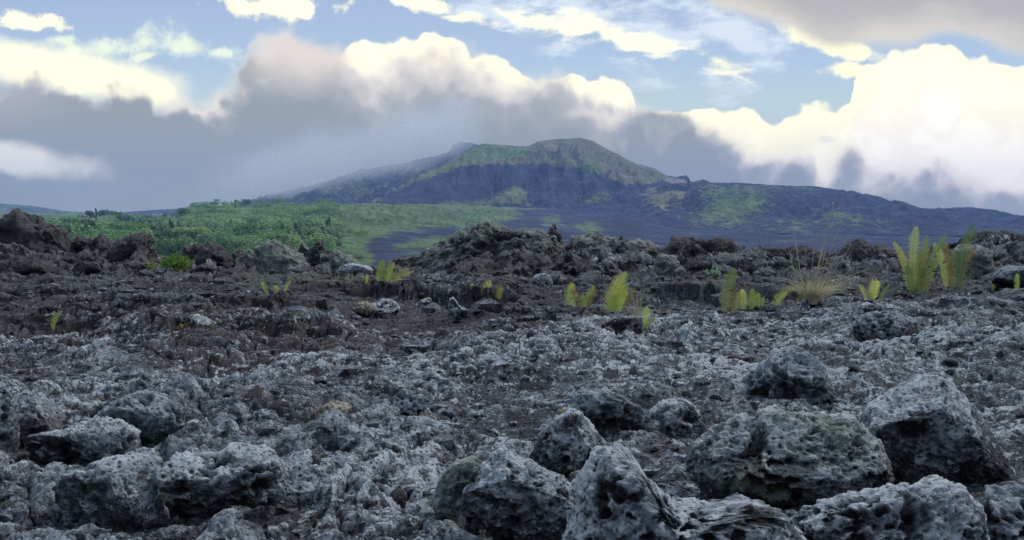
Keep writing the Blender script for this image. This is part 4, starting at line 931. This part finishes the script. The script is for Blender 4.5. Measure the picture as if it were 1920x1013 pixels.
def leafy(label, X, Y, rx, ry, n, leaf, mat, seed, d=None, name='shrub', cat='shrub'):
    d, loc = plant_at(X, Y, d); k = d/FP; r = np.random.default_rng(seed); root = link(name, None, None, loc); tag(root, label, cat)
    st = []; lv = []
    for j in range(9):
        a = r.uniform(-1, 1); s = np.linspace(0, 1, 6); tip = np.array([a*rx*k*.8, r.uniform(-.6, .6)*rx*k, ry*k*r.uniform(.7, 1.5)]); st.append(tube(np.outer(s, tip)+np.outer(s*(1-s), [0, 0, ry*k*.4]), 1.1*k, 4))
    for j in range(n):
        q = r.normal(size=3)*.5; q /= max(1, np.linalg.norm(q)); c = np.array([q[0]*rx, q[1]*rx, ry*(1.0+q[2]*.9)])*k; c[2] = max(c[2], .15*ry*k)
        dv = r.normal(size=3); dv[2] = abs(dv[2])*.6; dv /= np.linalg.norm(dv); L = leaf*k*r.uniform(.6, 1.2)
        P = c+np.outer(np.array([0, .35, .7, 1])*L, dv); lv.append(ribbon(P, np.array([.15, .5, .42, .05])*L, nrm=r.normal(size=3)))
    V, F = join(st); link('stems', fastmesh('stems', V, F, M_bark), root)
    V, F = join(lv); link('leaves', fastmesh('leaves', V, F, mat, smooth=False), root)
leafy('bright green leafy shrub on the skyline between two black blocks', 330, 498, 30, 17, 420, 7, M_shrub, 1, d=19.5)
leafy('small green shrub left of the bright leafy shrub', 285, 487, 10, 8, 90, 5, M_shrub, 2, d=19.5)
leafy('pale sage-green plant on dark rock left of the tall olive frond', 1340, 524, 13, 13, 60, 8, M_sage, 3, d=14, name='plant', cat='plant')
leafy('low bright green plant on the right skyline near the edge', 1898, 478, 16, 6, 80, 9, M_shrub, 4, d=18, name='plant', cat='plant')
leafy('small bright green plant left of the low plant on the right skyline', 1882, 476, 6, 4, 30, 6, M_shrub, 5, d=18, name='plant', cat='plant')

# pale branching lichen and dead grass that carpets the middle-left ledges: nobody could count it
def carpet(name, label, cat, polys, n, hpx, mat, seed, nb=7, w=1.2):
    r = np.random.default_rng(seed); parts = []
    for P in polys:
        P = np.array(P, float); lo, hi = P.min(0), P.max(0); c = 0
        while c < n:
            X, Y = r.uniform(lo, hi)
            if poly_sd(np.array([X]), np.array([Y]), P)[0] < 0: continue
            d, _ = hit(X, Y, smooth=False); k = d/FP; x = (X-CX)/FP*d; z = float(height([x], [d])[0]); c += 1
            V, F = blades(nb, hpx*k*r.uniform(.6, 1.3), .9, w*k, int(r.integers(1e6)), droop=.2); parts.append((V+np.array([x, d, z-.004]), F))
    V, F = join(parts); tag(link(name, fastmesh(name, V, F, mat, smooth=False)), label, cat, kind='stuff')
carpet('lichen', 'pale tufted lichen growing over the middle-left ledge rocks', 'lichen', [[(380, 620), (470, 575), (540, 575), (600, 590), (520, 615), (450, 640)], [(300, 560), (400, 565), (420, 590), (330, 600)]], 90, 7, M_lichen, 1, 9, 1.8)
carpet('dry_grass', 'faded short dry grass fringing the left terrace', 'dry grass', [[(60, 516), (300, 508), (420, 520), (300, 545), (100, 540)], [(440, 518), (700, 520), (690, 532), (450, 530)]], 130, 9, M_lichen, 2, 8, 1.0)
carpet('moss', 'yellow moss in cracks of the foreground lava', 'moss', [[(415, 828), (490, 822), (500, 832), (420, 838)], [(765, 955), (830, 950), (820, 985), (770, 985)], [(0, 935), (60, 930), (60, 945), (0, 950)]], 60, 4, leafmat('yellow_moss', (.16, .12, .02), (.36, .30, .06), .2, 30), 3, 8, 1.2)

# ------------------------------------------------------------------ trees
def crown_pts(r, blobs, n, leaf):
    V = []; 
    for j in range(n):
        b = blobs[r.integers(len(blobs))]; q = r.normal(size=3); q /= np.linalg.norm(q); q *= r.uniform(.55, 1.0)**.5
        c = np.array(b[:3])+q*np.array(b[3:6]); nr = q+r.normal(size=3)*.5; nr /= np.linalg.norm(nr)+1e-9
        a = np.cross(nr, r.normal(size=3)); a /= np.linalg.norm(a)+1e-9; e = np.cross(nr, a); L = leaf*r.uniform(.6, 1.3)
        V += [c-a*L-e*L*.6, c+a*L*.9-e*L*.7, c+a*L+e*L*.6, c-a*L*.8+e*L*.7]
    V = np.array(V); return V, np.arange(len(V)).reshape(-1, 4)
def tree_proto(kind, seed, mat):
    r = np.random.default_rng(seed); H = 1.0
    if kind == 'round':   blobs = [(r.uniform(-.25, .25), r.uniform(-.25, .25), r.uniform(.5, .82), r.uniform(.18, .28), r.uniform(.18, .28), r.uniform(.12, .2)) for _ in range(9)]; th = .4
    elif kind == 'umbrella': blobs = [(r.uniform(-.45, .45), r.uniform(-.4, .4), r.uniform(.80, .90), .22, .22, .07) for _ in range(11)]; th = .75
    elif kind == 'column': blobs = [(r.uniform(-.05, .05), r.uniform(-.05, .05), z, .17*(1.12-z), .17*(1.12-z), .1) for z in np.linspace(.2, .95, 10)]; th = .5
    elif kind == 'sparse': blobs = [(r.uniform(-.3, .3), r.uniform(-.3, .3), r.uniform(.45, .95), .11, .11, .08) for _ in range(9)]; th = .6
    n = {'round': 800, 'umbrella': 640, 'column': 420, 'sparse': 380}[kind]
    cr = fastmesh('crown', *crown_pts(r, blobs, n, .030), mat, smooth=False)
    parts = [tube([(0, 0, -.05), (.01, 0, .2), (.02, .01, th)], .03, 5)]
    for b in blobs[:6]: parts.append(tube([(.01, 0, th*.45), (b[0]*.5, b[1]*.5, (th*.45+b[2])/2), b[:3]], .014, 4))
    return cr, fastmesh('trunk', *join(parts), M_bark)
TP = [tree_proto('round', 1, M_tree1), tree_proto('round', 2, M_tree2), tree_proto('round', 3, M_tree3), tree_proto('umbrella', 4, M_tree1), tree_proto('umbrella', 5, M_tree2), tree_proto('column', 6, M_tree3), tree_proto('column', 7, M_tree1), tree_proto('sparse', 8, M_tree3), tree_proto('round', 9, M_tree1), tree_proto('round', 10, M_tree2)]
def far_hit(X, Y, lo=280, hi=3000):
    d = np.exp(np.linspace(math.log(lo), math.log(hi), 900)); x = (X-CX)/FP*d; H = far_h(x, d)
    k = np.nonzero(H >= (HY-Y)/FP*d)[0]
    if not len(k): return None
    return float(d[k[0]]), float(H[k[0]])
TLAB = {'r1': 'mid green round-crowned tree in the hillside forest', 'r2': 'light green round-crowned tree in the hillside forest', 'r3': 'dark round-crowned tree in the hillside forest', 'u': 'flat-crowned tree spreading above the hillside forest', 'c': 'narrow upright tree in the hillside forest', 's': 'thin open-crowned tree in the hillside forest'}
TK = ['r1', 'r2', 'r3', 'u', 'u', 'c', 'c', 's', 'r1', 'r2']
def tree(x, d, z, hgt, k, label=None, group=None, wide=1.0):
    root = link('tree', None, None, (x, d, z-.3), random.uniform(0, 6.28)); root.scale = (hgt*wide, hgt*wide, hgt)
    tag(root, label or TLAB[TK[k]], 'tree', group if label else 'trees of the hillside forest: ' + TK[k].replace('r1', 'mid green round').replace('r2', 'light green round').replace('r3', 'dark round').replace('u', 'flat-crowned').replace('s', 'open-crowned') .replace(': c', ': narrow'))
    link('crown', TP[k][0], root); link('trunk', TP[k][1], root); return root
# trees that stand out on the forest skyline
def sky_tree(X, Y0, Y1, k, label, wide=1.0, near=None, g=None):
    d, z = far_hit(X, Y1) or (1150, 0); h = (Y1-Y0)/FP*d; tree((X-CX)/FP*d, d, (HY-Y1)/FP*d, h*1.08, k, label, g, wide)
sky_tree(405, 374, 388, 3, 'lone flat-crowned tree on the forest hilltop, tallest against the cloud', 1.0)
sky_tree(420, 378, 391, 5, 'narrow dark tree right of the lone flat-crowned hilltop tree')
sky_tree(434, 378, 391, 6, 'left one of two slim trees standing together on the hilltop')
sky_tree(441, 376, 391, 5, 'right one of two slim trees standing together on the hilltop')
sky_tree(362, 384, 396, 2, 'dark round tree at the left end of the hilltop row', 1.1)
sky_tree(372, 384, 396, 2, 'dark round tree second in the hilltop row', 1.0)
sky_tree(384, 382, 394, 7, 'open-crowned tree in the hilltop row left of the lone tree')
sky_tree(345, 388, 425, 2, 'large dark tree at the left foot of the forest hilltop', .7)
sky_tree(580, 372, 386, 3, 'flat-crowned tree on the forest edge below the cloudy slope', 1.2)
# cluster on the left knoll
for j, (X, Y0) in enumerate([(168, 394), (180, 393), (192, 392), (203, 395), (214, 394), (226, 398), (238, 402), (250, 408), (155, 402), (262, 412), (288, 410), (310, 402)]):
    sky_tree(X, Y0, Y0+26, [2, 5, 2, 6, 2, 7][j % 6], 'dark tree in the clump on the left knoll against the hills', .9, g='dark trees clumped on the left knoll')
def pick(X, d):
    v = float(fbm2(np.array([X/45.]), np.array([d/70.]), 640, 2)[0])
    return rr.choice([2, 2, 5, 7, 0, 6] if v > .12 else [1, 9, 9, 4, 1] if v < -.10 else [0, 8, 0, 3, 9, 8])
cnt = 0; rr = random.Random(3); FOREST = [(-150, 440), (90, 436), (220, 418), (335, 412), (350, 395), (430, 388), (560, 382), (700, 380), (790, 386), (760, 410), (700, 430), (680, 462), (690, 500), (-150, 520)]
pool = []
while len(pool) < 2100:
    X = rr.uniform(-150, 800); Y = rr.uniform(380, 500)
    if poly_sd(np.array([X]), np.array([Y]), FOREST)[0] < 0: continue
    dens = 1.0 if X < 640 else .35
    if float(fbm2(np.array([X/60.]), np.array([Y/28.]), 610, 3)[0]) < (-.12 if X < 640 else .05) or rr.random() > dens: continue
    hd = far_hit(X, Y)
    if not hd or hd[0] > 1400: continue
    hgt = rr.uniform(8, 17)*(1.0 if X < 620 else .45)*min(1, (820/hd[0])**1.3, hd[0]/520); pool.append((hgt/hd[0], X, hd[0], hd[1], hgt))
pool.sort(reverse=True)
bigs = [p for p in pool if p[1] > 80][:255]; bs = set(id(p) for p in bigs)
for s_, X, d, z, hgt in bigs:
    tree((X-CX)/FP*d, d, z, hgt, pick(X, d), wide=rr.uniform(.85, 1.25)); 
def forest():
    Vs, Fs, Ms, o = [], [], [], 0; mats = [M_tree1, M_tree2, M_tree3]
    base = []
    for k in (0, 1, 2, 4, 8, 9):
        me = TP[k][0]; V = np.empty(len(me.vertices)*3, f32); me.vertices.foreach_get('co', V); V = V.reshape(-1, 3)
        base.append((V[:len(V)//2//4*4], mats.index(me.materials[0])))
    for p in pool:
        if id(p) in bs: continue
        _, X, d, z, hgt = p; V, mi = base[{0: 0, 1: 1, 2: 2, 3: 0, 4: 3, 5: 2, 6: 4, 7: 2, 8: 4, 9: 5}[pick(X, d)]]; a = rr.uniform(0, 6.28); c, s = math.cos(a), math.sin(a)
        q = np.stack([V[:, 0]*c-V[:, 1]*s, V[:, 0]*s+V[:, 1]*c, V[:, 2]-.15], 1)*hgt; q[:, :2] *= 1.15
        Vs.append(q+np.array([(X-CX)/FP*d, d, z])); n = len(V)//4; Fs.append(np.arange(n*4).reshape(-1, 4)+o); Ms.append(np.full(n, mi)); o += n*4
    tag(link('forest', fastmesh('forest', np.concatenate(Vs), np.concatenate(Fs), mats, smooth=False, midx=np.concatenate(Ms))), 'green forest covering the hillside beyond the lava', 'forest', kind='stuff')
forest()
# scrub dots on the meadow and along the cone's right edge: too small and many to count
def scrub():
    Vs, Fs, o = [], [], 0; me = TP[2][0]; V = np.empty(len(me.vertices)*3, f32); me.vertices.foreach_get('co', V); V = V.reshape(-1, 3)[:400]
    pts = []
    while len(pts) < 330:
        X = rr.uniform(640, 975); Y = rr.uniform(384, 428); hd = far_hit(X, Y)
        if hd and poly_sd(np.array([X]), np.array([Y]), GREEN[0])[0] > 0: pts.append(((X-CX)/FP*hd[0], hd[0], hd[1], rr.uniform(3, 8)))
    for x, d, z, h in pts:
        a = rr.uniform(0, 6.28); c, s = math.cos(a), math.sin(a); q = np.stack([V[:, 0]*c-V[:, 1]*s, V[:, 0]*s+V[:, 1]*c, V[:, 2]-.3], 1)*h
        Vs.append(q+np.array([x, d, z])); Fs.append(np.arange(400).reshape(-1, 4)+o); o += 400
    tag(link('scrub', fastmesh('scrub', np.concatenate(Vs), np.concatenate(Fs), M_tree3, smooth=False)), 'dark scrub dotting the bright meadow below the mountain', 'scrub', kind='stuff')
scrub()

# ------------------------------------------------------------------ air
def box(name, lo, hi, mat):
    V = np.array([(x, y, z) for z in (lo[2], hi[2]) for y in (lo[1], hi[1]) for x in (lo[0], hi[0])], f32)
    F = np.array([(0, 2, 3, 1), (4, 5, 7, 6), (0, 1, 5, 4), (1, 3, 7, 5), (3, 2, 6, 7), (2, 0, 4, 6)])
    return link(name, fastmesh(name, V, F, mat, smooth=False))
mh, g, out = newmat('haze'); pv = g.new('ShaderNodeVolumePrincipled')
pv.inputs['Color'].default_value = (.31, .47, .95, 1); pv.inputs['Density'].default_value = 1.4e-4; pv.inputs['Anisotropy'].default_value = 0.0
g.l.new(pv.outputs[0], out.inputs['Volume']); mh.cycles.homogeneous_volume = True
tag(box('haze', (-8400, -60, -140), (8400, 4420, 262), mh), 'thin blue haze filling the air out to the mountains', 'haze', kind='stuff')

# cloud that lies on the mountain's left shoulder
def cap_cloud():
    m, g, out = newmat('cap_cloud_volume'); tc = g.new('ShaderNodeTexCoord'); v = tc.outputs['Object']
    sp = g.new('ShaderNodeSeparateXYZ'); g.l.new(v, sp.inputs[0]); x, y, z = sp.outputs
    n = g.noise(v, .008, 4, .55).outputs[0]
    wob = g.m('MULTIPLY', g.m('SUBTRACT', n, .5), 230)
    rise = g.m('SUBTRACT', z, g.m('MULTIPLY', x, .29))          # height above the line of the slope
    lo = g.ss(g.m('ADD', rise, wob), -22, 44); hi = g.ss(g.m('ADD', rise, wob), 130, 60)
    ex = g.m('MULTIPLY', g.ss(x, -330, -190), g.ss(g.m('ADD', x, wob), 390, 250)); ey = g.ss(g.m('ABSOLUTE', y), 300, 180)
    den = g.m('MULTIPLY', g.m('MULTIPLY', lo, hi), g.m('MULTIPLY', g.m('MULTIPLY', ex, ey), .0040))
    pv = g.new('ShaderNodeVolumePrincipled'); pv.inputs['Color'].default_value = (1.0, .99, .96, 1); g.put(pv.inputs['Density'], den); pv.inputs['Anisotropy'].default_value = .2
    g.l.new(pv.outputs[0], out.inputs['Volume'])
    V, F = ico(4); V = V*np.array([470, 360, 270])
    o = link('cap_cloud', fastmesh('cap_cloud', V, F, m), None, ((640-CX)/FP*2650, 2650, 130)); tag(o, 'grey cloud lying on the left shoulder of the mountain', 'cloud', kind='stuff')
cap_cloud()
